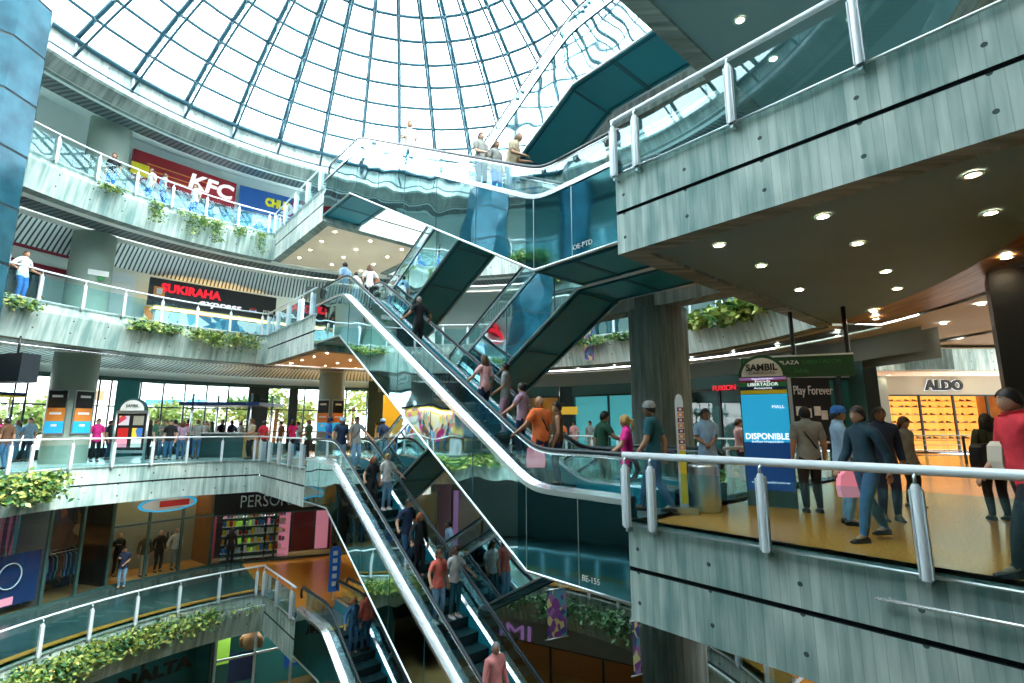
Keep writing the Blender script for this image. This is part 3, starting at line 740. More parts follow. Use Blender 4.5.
for k in (2, 3, 4, 5):
    g = GEO[k]; z = LV[k]; r = RR[k]
    railing({2: 'railing round the back of the lower gallery over the dark hanging plants', 3: 'railing of the back gallery before the teal shopfronts', 4: 'glass railing of the back gallery above the eye-level shops', 5: 'glass railing of the back gallery just below the dome'}[k], arc(r, g['ar'], g['a1'], 4), z)
    railing({2: 'railing on the end of the right platform one storey down', 3: 'railing on the far end of the orange right platform beside the column', 4: 'railing on the far end of the upper right platform', 5: 'railing on the far end of the topmost right platform'}[k], [st(0, 3.3), st(0, g['tr'] - .05)], z)
    railing({2: 'railing along the lowest left landing where the coral couple descends', 3: 'railing along the eye-level left landing by the man in blue', 4: 'railing along the middle left landing over the striped metal ceiling', 5: 'railing along the upper left landing with the peach ceiling'}[k], [st(SE, .02), st(19.35, 0) if k == 3 else g['p0']], z)
    railing({2: 'railing on the hidden side of the lowest left landing', 3: 'railing on the hidden side of the eye-level left landing', 4: 'railing on the hidden side of the middle left landing', 5: 'railing on the hidden side of the upper left landing'}[k], [g['p1'], st(SE, TP), st(SE, 3.3)], z)
    if k == 3:
        railing('long straight railing across the eye-level left gallery before the crowd', L3F + [pol(r, 163.5)], z)
        railing('railing at the far left of the eye-level gallery above the leafy planter', arc(r, 163.5, 260, 4), z)
    else:
        railing({2: 'curved railing of the lower left gallery before the perfume shop', 4: 'curved railing of the left gallery before the black restaurant sign', 5: 'curved railing of the top left gallery before the dark red restaurant'}[k], arc(r, g['a0'], 262, 4), z)
# tube rail fixed on the near concrete edge
a, b = on_t(876, 598, -.08), on_t(1023, 622, -.08)
t = thing('wall_rail', 'short steel tube rail fixed to the nearest concrete slab edge', 'rail', st(a[0], -.08, a[1]), 0)
mb = MB(); mb.tube([st(a[0], -.08, a[1]), st(b[0] - 2, -.08, b[1] + (b[1] - a[1]) * 0)], .022, 'steel_bright', 8); part(mb, 'tube', t)
mb = MB()
for s_ in (a[0] - .1, a[0] - 1.2): mb.tube([st(s_, -.08, a[1]), st(s_, .0, a[1])], .012, 'steel', 6)
part(mb, 'bracket', t)
# queue style rails before the shoe shop
for i, (x0, x1, y) in enumerate(((15.4, 19.4, 19.6),)):
    t = thing('tube_railing', 'grey tube railing standing before the orange lit shoe shop', 'railing', (x0, y, 0)); mb = MB()
    for z in (.3, .5, .7, .88, 1.05): mb.tube([(x0, y, z), (x1 + 4, y + .4, z)], .03 if z > 1 else .018, 'steel', 6)
    part(mb, 'bars', t)
    for q in range(5):
        mb = MB(); x = x0 + q * 2.0; mb.box((x - .035, y - .03 + q * .04, 0), (x + .035, y + .03 + q * .04, 1.03), 'frame'); part(mb, 'post', t)
# ================================================================ SHOPS AND FURNISHINGS
def V2(p): return Vector((p[0], p[1]))
def on_front(px, py, P, L, out=.12):
    """point of the shop front line met by the sight line through a pixel"""
    a, b = Vector(P(0, -out, 0)), Vector(P(L, -out, 0)); d = ray(px, py); e = b - a; det = d.x * -e.y + e.x * d.y
    k = (a.x * -e.y + e.x * a.y) / det; return (d.x * k, d.y * k, CZ + d.z * k)
def shop(name, label, pa, pb, z0, z1, depth, back='shop_orange', frame='frame', mull=2, transom=None, lamp='shop_warm', glass='glass_shop', head=0.0, headm='black', side='grey', floor='floor_brown', lamps=3):
    """front runs pa->pb, interior lies to its right; returns (thing, along, inward)"""
    pa, pb = V2(pa), V2(pb); L = (pb - pa).length; t = (pb - pa) / L; n = Vector((t.y, -t.x))
    T = thing(name, label, 'shop', (pa.x, pa.y, z0))
    def P(u, d, z): q = pa + t * u + n * d; return (q.x, q.y, z)
    mb = MB()
    mb.face([P(0, depth, z0), P(L, depth, z0), P(L, depth, z1), P(0, depth, z1)], back)
    part(mb, 'back_wall', T)
    mb = MB(); mb.face([P(0, .02, z0), P(0, depth, z0), P(0, depth, z1), P(0, .02, z1)], side); mb.face([P(L, .02, z0), P(L, depth, z0), P(L, depth, z1), P(L, .02, z1)], side)
    mb.face([P(0, .02, z0 + .02), P(L, .02, z0 + .02), P(L, depth, z0 + .02), P(0, depth, z0 + .02)], floor); mb.face([P(0, .02, z1 - .02), P(L, .02, z1 - .02), P(L, depth, z1 - .02), P(0, depth, z1 - .02)], side)
    part(mb, 'interior', T)
    if lamps:
        mb = MB()
        for i in range(lamps):
            u = L * (i + .5) / lamps; mb.face([P(u - .35, depth * .35, z1 - .05), P(u + .35, depth * .35, z1 - .05), P(u + .35, depth * .35 + .3, z1 - .05), P(u - .35, depth * .35 + .3, z1 - .05)], lamp)
        part(mb, 'ceiling_lamp', T)
    zt = z1 - head
    mb = MB()
    for i in range(mull + 2):
        u = L * i / (mull + 1); w = .045
        mb.hexa([P(u - w, -.04, z0), P(u + w, -.04, z0), P(u + w, .06, z0), P(u - w, .06, z0), P(u - w, -.04, zt), P(u + w, -.04, zt), P(u + w, .06, zt), P(u - w, .06, zt)], frame)
    for z in [z0 + .04, zt - .04] + ([transom] if transom else []):
        mb.hexa([P(0, -.03, z - .04), P(L, -.03, z - .04), P(L, .05, z - .04), P(0, .05, z - .04), P(0, -.03, z + .04), P(L, -.03, z + .04), P(L, .05, z + .04), P(0, .05, z + .04)], frame)
    part(mb, 'frame', T)
    mb = MB(); mb.face([P(0, .01, z0), P(L, .01, z0), P(L, .01, zt), P(0, .01, zt)], glass); part(mb, 'glass', T)
    if head:
        mb = MB(); mb.hexa([P(0, -.10, zt), P(L, -.10, zt), P(L, .06, zt), P(0, .06, zt), P(0, -.10, z1), P(L, -.10, z1), P(L, .06, z1), P(0, .06, z1)], headm); part(mb, 'sign_band', T)
    return T, P, L, t, n
patch('goods_shoes', [(.95, .50, .16), (.90, .42, .10), (.20, .05, .02), (.98, .62, .25), (.45, .12, .03), (.9, .8, .6)], 3.0, .5, 1.2, 2.2, 1.4)
patch('goods_bright', [(.9, .3, .3), (.95, .9, .8), (.2, .4, .7), (.9, .7, .1), (.8, .2, .4), (.2, .6, .5), (.9, .9, .9)], 3, .4, .5, 3, 1)
patch('clothes', [(.02, .03, .05), (.06, .05, .06), (.20, .10, .04), (.02, .05, .09), (.3, .25, .2)], 2, .7, 0, 2.5, 1)
patch('clothes_pink', [(.30, .08, .12), (.05, .15, .18), (.12, .30, .30), (.35, .10, .16), (.04, .03, .06)], 2, .7, .15, 5, .3)
patch('food', [(.80, .35, .08), (.10, .20, .30), (.75, .70, .60), (.05, .12, .16), (.55, .20, .05), (.35, .55, .60), (.85, .60, .2)], 1.6, .5, .35, 1.5, 1)
patch('food_blue', [(.10, .35, .50), (.20, .55, .70), (.75, .85, .88), (.05, .20, .35), (.55, .75, .82)], 1.6, .4, .3, 1.5, 1)
patch('poster_mix', [(.05, .20, .55), (.90, .60, .05), (.55, .05, .10), (.02, .10, .30), (.6, .55, .6)], 2.2, .5, .15, 1.5, 1)
patch('banner_mix', [(.30, .08, .40), (.05, .10, .35), (.12, .40, .55), (.45, .20, .55), (.85, .75, .35)], 3, .6, 0, 2, 1.5)
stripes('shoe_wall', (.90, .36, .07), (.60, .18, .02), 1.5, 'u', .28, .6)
_b = MATS['shoe_wall'].node_tree.nodes['Principled BSDF']; _b.inputs['Emission Color'].default_value = (1, .36, .06, 1); _b.inputs['Emission Strength'].default_value = 1.1  # wall made to glow, standing in for the shop's orange lighting
patch('goods_clothes', [(.40, .20, .05), (.45, .24, .07), (.02, .03, .05), (.10, .08, .07), (.42, .22, .06), (.05, .10, .14), (.35, .30, .25)], 1.6, .6, .05, 1.2, .8)
noisy('wood_warm', (.40, .20, .05), (.62, .36, .12), 1.2, .5)
principled('beige', (.34, .33, .26), .6); principled('cyan_panel', (.10, .42, .46), .35, 0, .5, (.10, .50, .55), .35)
principled('teal_panel', (.03, .20, .21), .3); principled('yellow_wall', (.75, .50, .05), .6, 0, .5, (.8, .5, .05), .3)
principled('lime', (.30, .55, .08), .5, 0, .5, (.3, .6, .05), .3); principled('brown', (.22, .11, .05), .7); principled('pink', (.8, .3, .4), .5, 0, .5, (.8, .25, .35), .3)
principled('sign_blue', (.02, .34, .62), .35, 0, .5, (.02, .36, .65), .45); principled('sign_deep', (.01, .08, .30), .35, 0, .5, (.01, .10, .4), .12)  # blue prints given a glow of their own to lighten them
principled('violet', (.26, .14, .36), .5, 0, .5, (.3, .16, .42), .25); principled('sign_green', (.005, .07, .025), .5)  # violet gets an added glow so its letters look brighter

# --- eye-level right: shoe shop, black shop, back shops
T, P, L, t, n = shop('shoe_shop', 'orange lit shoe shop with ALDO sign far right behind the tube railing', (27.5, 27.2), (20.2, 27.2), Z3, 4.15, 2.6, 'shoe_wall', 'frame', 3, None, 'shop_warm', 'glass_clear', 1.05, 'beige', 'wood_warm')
T2 = T
letters('ALDO', .74, 'black', T, P(L - 3.15, -.16, 3.58), (0, -1), 'lettering', depth=.05, bold=.03); letters('ALDO', .74, 'letter_white', T, P(L - 3.15, -.115, 3.58), (0, -1), 'lettering', depth=.01, bold=.055)
mb = MB(); T.location = T.location
for z in (.7, 1.15, 1.6, 2.05, 2.5, 2.85):
    mb.hexa([P(.4, 2.2, z), P(L - .4, 2.2, z), P(L - .4, 2.55, z), P(.4, 2.55, z), P(.4, 2.2, z + .03), P(L - .4, 2.2, z + .03), P(L - .4, 2.55, z + .03), P(.4, 2.55, z + .03)], 'wood_warm')
part(mb, 'shelf_wall', T)
CN = {'brown': 'brown', 'black': 'black', 'maroon': 'dark red', 'white': 'white', 'pink': 'pink', 'steel_paint': 'pale grey'}
def shoe(loc, m, rz):
    mb = MB(); mb.hexa([(-.13, -.045, 0), (.13, -.04, 0), (.13, .04, 0), (-.13, .045, 0), (-.12, -.04, .10), (.11, -.025, .04), (.11, .025, .04), (-.12, .04, .10)], m)
    mb.box((-.13, -.03, -.03 + .03), (-.08, .03, .02), m); o = mb.build('shoe'); o.location = loc; o.rotation_euler = (0, 0, rz)
    return tag(o, 'shoe on the lit shelves of the orange shoe shop', 'shoe', 'shoes on the lit wall shelves')
protos = {}
for zi, z in enumerate((.73, 1.18, 1.63, 2.08, 2.53, 2.88)):
    for q in range(14):
        m = random.choice(['brown', 'black', 'maroon', 'black', 'white'])
        loc = P(.6 + q * .46 + random.uniform(-.06, .06), 2.36, z)
        if m not in protos: o = protos[m] = shoe(loc, m, 0)
        else: o = protos[m].copy(); COL.objects.link(o); o.location = loc; o.rotation_euler = (0, 0, random.choice([0, 3.14, .6]))
        o['label'] = '%s shoe, %s from the right on the %s shoe shop shelf up' % (CN[m], ORD[q], ORD[round((z - .73) / .45)])
T, P, L, t, n = shop('black_shop', 'dark shop with white playful lettering on a black front behind the man in grey', (12.5, 17.9), pol(14.9, 14), Z3, 3.35, 2.2, 'plaster_dim', 'frame', 1, None, 'shop_pale', 'glass_shop', 0, 'black', 'black', lamps=1)
pa_ = V2(pol(14.9, 14)); pb_ = V2((12.5, 17.9)); 
mb = MB(); Fp = lambda px, py, Y=16.6: aty(px, py, Y)
x0, x1 = Fp(790, 400).x, Fp(829, 400).x
mb.box((x0, 16.5, 1.2), (x1, 16.6, Fp(790, 378).z), 'black'); mb.box((Fp(828, 400).x, 16.55, 0), (Fp(855, 400).x, 16.62, Fp(790, 380).z), 'teal_panel'); part(mb, 'front_panel', T)
mb = MB(); mb.box((Fp(786, 400).x, 16.45, 0), (x0, 16.65, Fp(786, 374).z), 'steel'); mb.box((Fp(855, 400).x, 16.45, 0), (Fp(858, 400).x, 16.65, Fp(786, 374).z), 'steel'); mb.box((x0, 16.45, Fp(786, 378).z), (Fp(858, 400).x, 16.65, Fp(786, 374).z), 'steel')
part(mb, 'outer_frame', T)
letters('Play Forever', .42, 'white', T, (Fp(810, 391).x, 16.44, Fp(810, 391).z), (0, -1), fit=1.28, depth=.01)
mb = MB()
for px, py in ((797, 408), (806, 410), (815, 408), (822, 412)): q = Fp(px, py); mb.box((q.x - .1, 16.46, q.z - .25), (q.x + .1, 16.49, q.z + .05), 'white')
part(mb, 'paper_notice', T)
mb = MB(); mb.box((Fp(858, 400, 17.2).x, 17.0, 0), (Fp(876, 400, 17.2).x, 17.8, 4.1), 'frame'); struct(mb, 'wall_right')
mb = MB(); mb.box((15.8, 26.8, 0), (20.1, 27.0, 4.1), 'plaster_dim'); mb.box((27.6, 27.0, 0), (40, 27.3, 4.1), 'plaster_dim'); mb.box((12.9, 17.9, 0), (13.1, 27, 4.1), 'plaster_dim'); mb.box((13, 26.8, 0), (16, 27, 4.1), 'plaster_dim')
struct(mb, 'wall_right')
# back gallery shopfronts
def arcshop(name, label, a0, a1, r, z0, z1, **k): return shop(name, label, pol(r, a0), pol(r, a1), z0, z1, **k)
T, P, L, t, n = arcshop('teal_shopfront', 'closed shopfront of pale cyan glass panels left of the concrete column', 48, 63, 15.2, Z3, 3.5, depth=.3, back='cyan_panel', mull=1, lamps=0, head=.5, headm='frame_teal', glass='glass_clear', side='teal_panel')
T, P, L, t, n = arcshop('dark_teal_shopfront', 'teal shopfront with small red sign behind the man in the light shirt', 22, 40, 15.2, Z3, 3.5, depth=.5, back='teal_panel', mull=2, lamps=0, head=.5, headm='frame_teal', glass='glass_clear', side='teal_panel')
letters('FUXION', .3, 'letter_red', T, on_front(724, 388, P, L), (-n.x, -n.y), depth=.01)
T, P, L, t, n = arcshop('warm_shopfront', 'warmly lit shopfront with a yellow sign behind the woman in the brown top', 66, 74, 15.2, Z3, 3.5, depth=2, back='wood_warm', mull=1, lamp='shop_warm', head=.5, headm='frame_teal', lamps=2)
q = Vector(on_front(567, 411, P, L)); mb = MB(); mb.obox((q.x, q.y), t, .55, .05, q.z - .18, q.z + .22, 'yellow_wall'); part(mb, 'yellow_sign', T)
T, P, L, t, n = arcshop('beige_shopfront', 'shopfront with a plain pale panel behind the escalator riders', 75, 86, 15.2, Z3, 3.5, depth=2, back='beige', mull=1, lamp='shop_pale', head=.3, headm='frame_teal')
T, P, L, t, n = arcshop('yellow_shop', 'shop with a yellow wall and hanging clothes past the left landing', 97, 103, 15.2, Z3, 3.5, depth=2.2, back='yellow_wall', mull=0, lamp='shop_warm', head=.3, headm='frame', side='yellow_wall')
mb = MB(); mb.sweep(arc(15.3, 4, 104, 4), [(0, 3.5), (0, 4.2)], 'plaster_dim'); mb.sweep(arc(15.3, 86, 97, 4), [(0, 3.5), (0, 0)], 'frame_teal'); mb.sweep(arc(15.35, 63, 66, 4), [(0, 3.5), (0, 0)], 'frame'); mb.sweep(arc(15.3, 40, 48, 4), [(0, 3.5), (0, 0)], 'frame_teal'); mb.sweep(arc(15.3, 12, 22, 4), [(0, 3.5), (0, 0)], 'frame_teal'); struct(mb, 'wall_back')

# --- eye-level left: glazing and the street outside
RG = 19.0
def glz(px): return ang(cyl(px, 420, RG))
wa, wb_ = 104.0, 160.5
mb = MB(); mb.sweep(arc(RG, wa, wb_, 3), [(.02, 4.2), (.02, 3.75), (.2, 3.75), (.2, 3.55), (0, 3.55)], ['plaster', 'frame_teal', 'frame_teal', 'frame']); mb.sweep(arc(RG, wa, wb_, 3), [(.06, .42), (.06, 0)], 'frame')
struct(mb, 'wall_left')
mb = MB()
for z in (1.1, 2.35): mb.tube([pol(RG, a, z) for a in [wa + (wb_ - wa) * i / 30 for i in range(31)]], .035, 'frame', 4)
for px in (10, 22, 46, 95, 107, 137, 160, 182, 204, 226, 247, 266, 288, 303, 318, 345, 366): a = glz(px); mb.tube([pol(RG, a, 0), pol(RG, a, 3.6)], .05, 'frame', 4)
mull = struct(mb, 'window_2')
mb = MB(); mb.sweep(arc(RG + .02, wa, wb_, 3), [(0, 3.6), (0, .4)], 'glass_clear'); struct(mb, 'window_3')
mb = MB()
for p0_, p1_ in ((110, 134), (247, 266), (288, 296)): mb.sweep(arc(RG - .3, glz(p1_), glz(p0_), 3), [(0, 3.6), (0, 0)], 'teal_panel' if p0_ == 110 else 'frame')
mb.sweep(arc(RG - .3, glz(393), glz(367), 3), [(0, 4.2), (0, 0)], 'frame'); struct(mb, 'wall_left')
mb = MB(); mb.prism([pol(RG + .1, 95), pol(90, 95), pol(90, 130), pol(90, 160), pol(90, 190), pol(RG + .1, 190), pol(RG + .1, 160), pol(RG + .1, 130)], -.6, -.3, 'beige', sides=False); o = struct(mb, 'floor')
def leafcloud(mb, c, rx, ry, rz, n, size, mats, rnd, down=.0):
    for _ in range(n):
        while True:
            v = Vector((rnd.uniform(-1, 1), rnd.uniform(-1, 1), rnd.uniform(-1, 1)))
            if v.length < 1: break
        p = Vector((c[0] + v.x * rx, c[1] + v.y * ry, c[2] + v.z * rz)); a = Vector((rnd.gauss(0, 1), rnd.gauss(0, 1), rnd.gauss(0, .6) - down)).normalized()
        b = a.cross(Vector((rnd.gauss(0, 1), rnd.gauss(0, 1), rnd.gauss(0, 1)))).normalized(); s = size * rnd.uniform(.6, 1.3); m = rnd.choice(mats)
        mid = p + a * s * .5
        mb.face([p, mid + b * s * .28, p + a * s, mid - b * s * .28], m)
rnd = random.Random(3)
TN = [0]
def tree(label, c, h, r, n=500):
    label += ', ' + ORD[TN[0]] + ' from the left'; TN[0] += 1
    T = thing('street_tree', label, 'tree', (c[0], c[1], -.3), 0, 'trees outside the left glazing')
    mb = MB(); mb.tube([(c[0], c[1], -.3), (c[0] + .1, c[1], h * .6)], .14, 'brown', 7); part(mb, 'trunk', T)
    mb = MB()
    for q in range(6): leafcloud(mb, (c[0] + rnd.uniform(-r, r) * .5, c[1] + rnd.uniform(-r, r) * .5, h * .62 + rnd.uniform(-r, r) * .45), r * .62, r * .62, r * .5, n // 6, .42, ['tree_green', 'leaf_yellow', 'tree_green'], rnd)
    part(mb, 'crown', T)
for px, Y, h, r in ((12, 30, 2.9, 1.6), (34, 31, 3.2, 1.7), (57, 33, 3.0, 1.6), (162, 33, 2.6, 1.5), (178, 34, 3.0, 1.7), (196, 36, 3.0, 1.6), (240, 36, 3.4, 1.6), (275, 38, 4.6, 1.8), (300, 39, 3.8, 1.6), (352, 42, 5.0, 2.2)):
    q = aty(px, 420, Y); tree('leafy green tree outside behind the left glass wall', (q.x, q.y), h, r)
principled('facade_white', (.85, .85, .88), .7); principled('facade_pink', (.85, .72, .70), .7)
def house(label, px0, px1, Y, h, m, wins):
    a, b = aty(px0, 420, Y), aty(px1, 420, Y); T = thing('city_building', label, 'building', (a.x, Y, -.3))
    mb = MB(); mb.box((a.x, Y, -.3), (b.x, Y + 6, h), m); part(mb, 'wall', T)
    for (u, z, w, hh, wm) in wins:
        mb = MB(); x = a.x + (b.x - a.x) * u; mb.box((x, Y - .1, z), (x + w, Y + .02, z + hh), wm); part(mb, 'window', T)
house('white building outside with a long blue sign strip behind the crowd', 128, 232, 60, 9, 'facade_white', [(.15, 3.9, 4.2, .7, 'blue'), (.55, 3.9, 2.2, .7, 'blue'), (.2, 6.3, 1.5, .8, 'grey'), (.6, 6.3, 1.5, .8, 'grey')])
house('pale building outside with a brown window left of the first column', 18, 105, 58, 9, 'facade_pink', [(.35, 4.4, 2.4, 1.1, 'brown'), (.8, 4.4, 1.5, 1.1, 'brown')])
house('pinkish building outside seen through the glass right of the kiosk', 262, 345, 62, 5, 'facade_pink', [(.3, 2.4, 1.2, .9, 'grey'), (.6, 2.4, 1.2, .9, 'grey')])

# kiosk
kp = aty(232, 420, 24.0); kx0, kx1 = aty(201, 420, 24).x, aty(262, 420, 24).x
T = thing('kiosk', 'information kiosk with blue edged canopy and glass counters on the left gallery', 'kiosk', (kp.x, 24, 0))
mb = MB(); mb.box((kx0 + .45, 23.4, 0), (kx1 - .45, 23.5, 1.05), 'frame_teal'); mb.box((kx0, 23.3, 0), (kx0 + .42, 24.9, 1.1), 'wood_warm'); mb.box((kx1 - .42, 23.3, 0), (kx1, 24.9, 1.1), 'wood_warm'); mb.box((kx0, 23.2, 1.05), (kx1, 23.8, 1.12), 'steel'); part(mb, 'counter', T)
mb = MB(); mb.box((kx0 - .4, 22.9, 2.35), (kx1 + .35, 25.3, 2.50), 'navy'); mb.box((kx0 - .4, 22.9, 2.50), (kx1 + .35, 25.3, 2.85), 'glass_shop'); part(mb, 'canopy', T)
for x in (kx0 + .1, kx1 - .1):
    for y in (23.1, 25.1): mb = MB(); mb.tube([(x, y, 0), (x, y, 2.9)], .05, 'steel', 8); part(mb, 'post', T)
mb = MB(); mb.box((aty(226, 1, 23.2).x, 23.15, .15), (aty(240, 1, 23.2).x, 23.2, 1.0), 'navy'); mb.box((aty(229, 1, 23.2).x, 23.12, .3), (aty(237, 1, 23.2).x, 23.16, .9), 'beige'); mb.box((aty(226, 1, 23.2).x, 23.1, 1.02), (aty(241, 1, 23.2).x, 23.18, 1.35), 'white'); part(mb, 'poster', T)
# directory totem on the left
q = aty(132, 420, 19.9); T = thing('directory_totem', 'grey arched directory totem with posters on the left gallery', 'sign', (q.x, q.y, 0)); x, y = q.x, q.y
mb = MB()
for dx in (-.62, .62): mb.tube([(x + dx, y, 0), (x + dx, y, 1.95)], .05, 'steel', 8)
mb.box((x - .62, y - .04, .38), (x + .62, y + .04, .48), 'steel'); mb.box((x - .62, y - .04, 1.9), (x + .62, y + .04, 2.02), 'steel'); part(mb, 'frame', T)
mb = MB(); n_ = 18; pts = [(x + .56 * math.cos(math.pi * i / n_), 2.02 + .48 * math.sin(math.pi * i / n_)) for i in range(n_ + 1)]
mb.face([(a, y - .05, b) for a, b in pts], 'frame_teal'); mb.face([(a, y + .05, b) for a, b in pts][::-1], 'frame_teal')
mb.face([(x + (a - x) * .85, y - .06, 2.02 + (b - 2.02) * .85) for a, b in pts], 'white'); part(mb, 'arch', T)
letters('SAMBIL', .16, 'black', T, (x, y - .07, 2.2), (0, -1), depth=.004)
mb = MB(); mb.box((x - .56, y - .02, .5), (x + .56, y + .02, 1.9), 'black'); part(mb, 'board', T)
for i, (dx, z) in enumerate(((-.28, 1.45), (.28, 1.45), (-.28, .98), (.28, .98), (-.28, .6), (.28, .6))):
    mb = MB(); mb.box((x + dx - .2, y - .035, z), (x + dx + .2, y - .022, z + .36), ['poster_mix', 'beige', 'red', 'poster_mix', 'pink', 'white'][i]); part(mb, 'poster', T)
# column posters left
for ci, (a, lab, lv) in enumerate(((152.6, 'tall narrow poster in black, amber and blue on the first painted column', 0), (112.9, 'narrow poster in amber and blue on the farther painted column', 0))):
    c = pol(15.5, a); vd = (Vector((0, 0, 0)) - Vector((c.x, c.y, 0))).normalized()
    for s_ in (-1, 1):
        b = math.atan2(vd.y, vd.x) + s_ * .55; R0 = .76 if ci == 0 else .70
        q = Vector((c.x + R0 * math.cos(b), c.y + R0 * math.sin(b))); ax = (-math.sin(b), math.cos(b))
        T = thing('column_poster', lab + (', left one' if s_ < 0 else ', right one'), 'poster', (q.x, q.y, 1.2))
        mb = MB(); mb.obox((q.x, q.y), ax, .30, .02, 2.1, 2.75, 'black'); mb.obox((q.x, q.y), ax, .30, .02, 1.6, 2.1, 'orange'); mb.obox((q.x, q.y), ax, .30, .02, 1.15, 1.6, 'sign_blue'); part(mb, 'print', T)
        mb = MB(); mb.obox((q.x - .015 * math.cos(b), q.y - .015 * math.sin(b)), ax, .34, .012, 1.1, 2.8, 'steel'); part(mb, 'backing', T)
        mb = MB(); q2 = q + Vector((math.cos(b), math.sin(b))) * .025
        for z, w, m in ((2.5, .18, 'white'), (1.85, .2, 'white'), (1.4, .1, 'white')): mb.obox((q2.x, q2.y), ax, w, .004, z, z + .09, m)
        part(mb, 'text_lines', T)
q = aty(6, 367, 15.4); mb = MB(); a = math.radians(100)
mb.obox((q.x - .1, q.y), (1, -.25), 1.15, .25, aty(6, 383, 15.4).z, aty(6, 355, 15.4).z, 'black_gloss')
mb.tube([(q.x + .3, q.y, aty(6, 356, 15.4).z), (q.x + .3, q.y, Z4 - D)], .03, 'black', 6); tag(mb.build('hanging_screen'), 'black screen hung from the ceiling at the far left edge', 'screen')

# --- third level left: restaurant with black sign, maroon striped wall
def sign_arc(T, name, px0, py0, px1, py1, hpx, r, m, th=.12, parent=True):
    a, b = cyl(px0, py0, r), cyl(px1, py1, r); z1 = (a.z + b.z) / 2; z0 = cyl((px0 + px1) / 2, (py0 + py1) / 2 + hpx, r).z
    mb = MB(); t_ = (V2(b) - V2(a)); L_ = t_.length; t_ /= L_; c = (V2(a) + V2(b)) / 2
    mb.obox(c, t_, L_ / 2, th, z0, z1, m); part(mb, name, T); n_ = Vector((t_.y, -t_.x)); 
    if n_.dot(Vector((CX, CY)) - c) < 0: n_ = -n_
    return c, t_, n_, L_, z0, z1
r4 = 16.3
q = cyl(212, 300, r4); T = thing('restaurant_front', 'fast food counter under a black sign with red letters on the third level', 'shop', (q.x, q.y, Z4))
c, t_, n_, L_, z0, z1 = sign_arc(T, 'sign_band', 150, 279, 276, 297, 26, r4, 'black_gloss')
f = c + n_ * .16
letters('SUKIRAHA', .55, 'letter_red', T, (f.x - t_.x * (L_ * .20), f.y - t_.y * (L_ * .20), z0 + (z1 - z0) * .66), n_, depth=.03, bold=.02, fit=2.5)
letters('express', .42, 'letter_white', T, (f.x + t_.x * (L_ * .02), f.y + t_.y * (L_ * .02), z0 + (z1 - z0) * .32), n_, depth=.02, bold=.01, shear=.3, fit=1.9)
g_ = f + t_ * L_ * .36; letters('PEPSI', .24, 'white', T, (g_.x + t_.x * .4, g_.y + t_.y * .4, z0 + .4), n_, depth=.01)
mb = MB(); e = g_ - t_ * .35; 
for (dz, m) in ((.0, 'white'), (.06, 'red'), (-.06, 'blue')):
    mb.obox((e.x, e.y), t_, .16 if dz == 0 else .12, .012 + (.004 if dz else 0), z0 + .4 + dz - .05, z0 + .4 + dz + .05, m)
part(mb, 'round_logo', T)
mb = MB(); e = c - t_ * (L_ * .43) + n_ * .16; mb.obox((e.x, e.y), t_, .22, .02, z0 + .42, z0 + .86, 'orange'); mb.obox((e.x + n_.x * .02, e.y + n_.y * .02), t_, .11, .02, z0 + .5, z0 + .78, 'white'); part(mb, 'square_logo', T)
mb = MB(); mb.obox(c - n_ * .6, t_, L_ / 2, .05, Z4, z0, 'food'); part(mb, 'menu_wall', T)
mb = MB(); mb.obox(c + n_ * .1, t_, L_ / 2 - .3, .3, Z4, Z4 + 1.1, 'food_blue'); part(mb, 'counter', T)
mb = MB(); mb.obox(c - n_ * .2, t_, L_ / 2 - .3, .15, z0 - .09, z0 - .05, 'shop_warm'); part(mb, 'lamp_strip', T)
mb = MB()
for z0, z1, m in ((Z4 + 2.9, Z4 + 3.15, 'maroon'), (Z4 + 2.05, Z4 + 2.4, 'maroon')): mb.sweep(arc(17.1, 150, 170, 4), [(0, z1), (0, z0)], m)
mb.sweep(arc(17.1, 155.5, 162, 4), [(0, Z4 + 2.0), (0, Z4)], 'black'); struct(mb, 'trim_2')
q = Vector((pol(15.5, 152.6).x, pol(15.5, 152.6).y)); vd = (-q).normalized(); ax = Vector((-vd.y, vd.x)); e = q + vd * .755 + ax * .25
T = thing('exit_sign', 'small white and green sign on the column of the third level', 'sign', (e.x, e.y, 7.2)); mb = MB(); mb.obox(e, ax, .33, .02, Z4 + 1.86, Z4 + 2.08, 'white'); mb.obox(e - vd * .0 + ax * .1, ax, .10, .015, Z4 + 1.68, Z4 + 1.84, 'green'); part(mb, 'plate', T)
mb = MB()
for a0_, a1_, m in ((145.3, 149.2, 'steel_paint'), (146, 148.5, 'white')): mb.sweep(arc(16.6 - (.03 if m == 'white' else 0), a0_, a1_, 2), [(0, Z4 + (2.7 if m != 'white' else 2.2)), (0, Z4)], m)
struct(mb, 'wall_left')
# --- top level left: dark red and blue restaurant fronts
r5 = 16.6
q = cyl(190, 185, r5); T = thing('restaurant_front', 'top level restaurant under a dark red sign with white KFC letters', 'shop', (q.x, q.y, Z5))
c, t_, n_, L_, z0, z1 = sign_arc(T, 'sign_band', 133, 152, 236, 182, 28, r5, 'kfc_red')
f = c + n_ * .16 + t_ * L_ * .23; zm = (z0 + z1) / 2
letters('KFC', 1.05, 'letter_white', T, (f.x, f.y, zm), n_, depth=.03, bold=.03, shear=.15, fit=2.1)
mb = MB()
for i, z in enumerate((z0 + .35, z0 + .55, z0 + .85)): e = c + n_ * .13 - t_ * (.8 - .3 * i); mb.obox(e, t_, 1.5, .01, z, z + .045, 'orange')
e = c + n_ * .14 - t_ * L_ * .43; mb.obox(e, t_, .35, .012, z0 + .15, z0 + .75, 'yellow'); part(mb, 'sign_stripes', T)
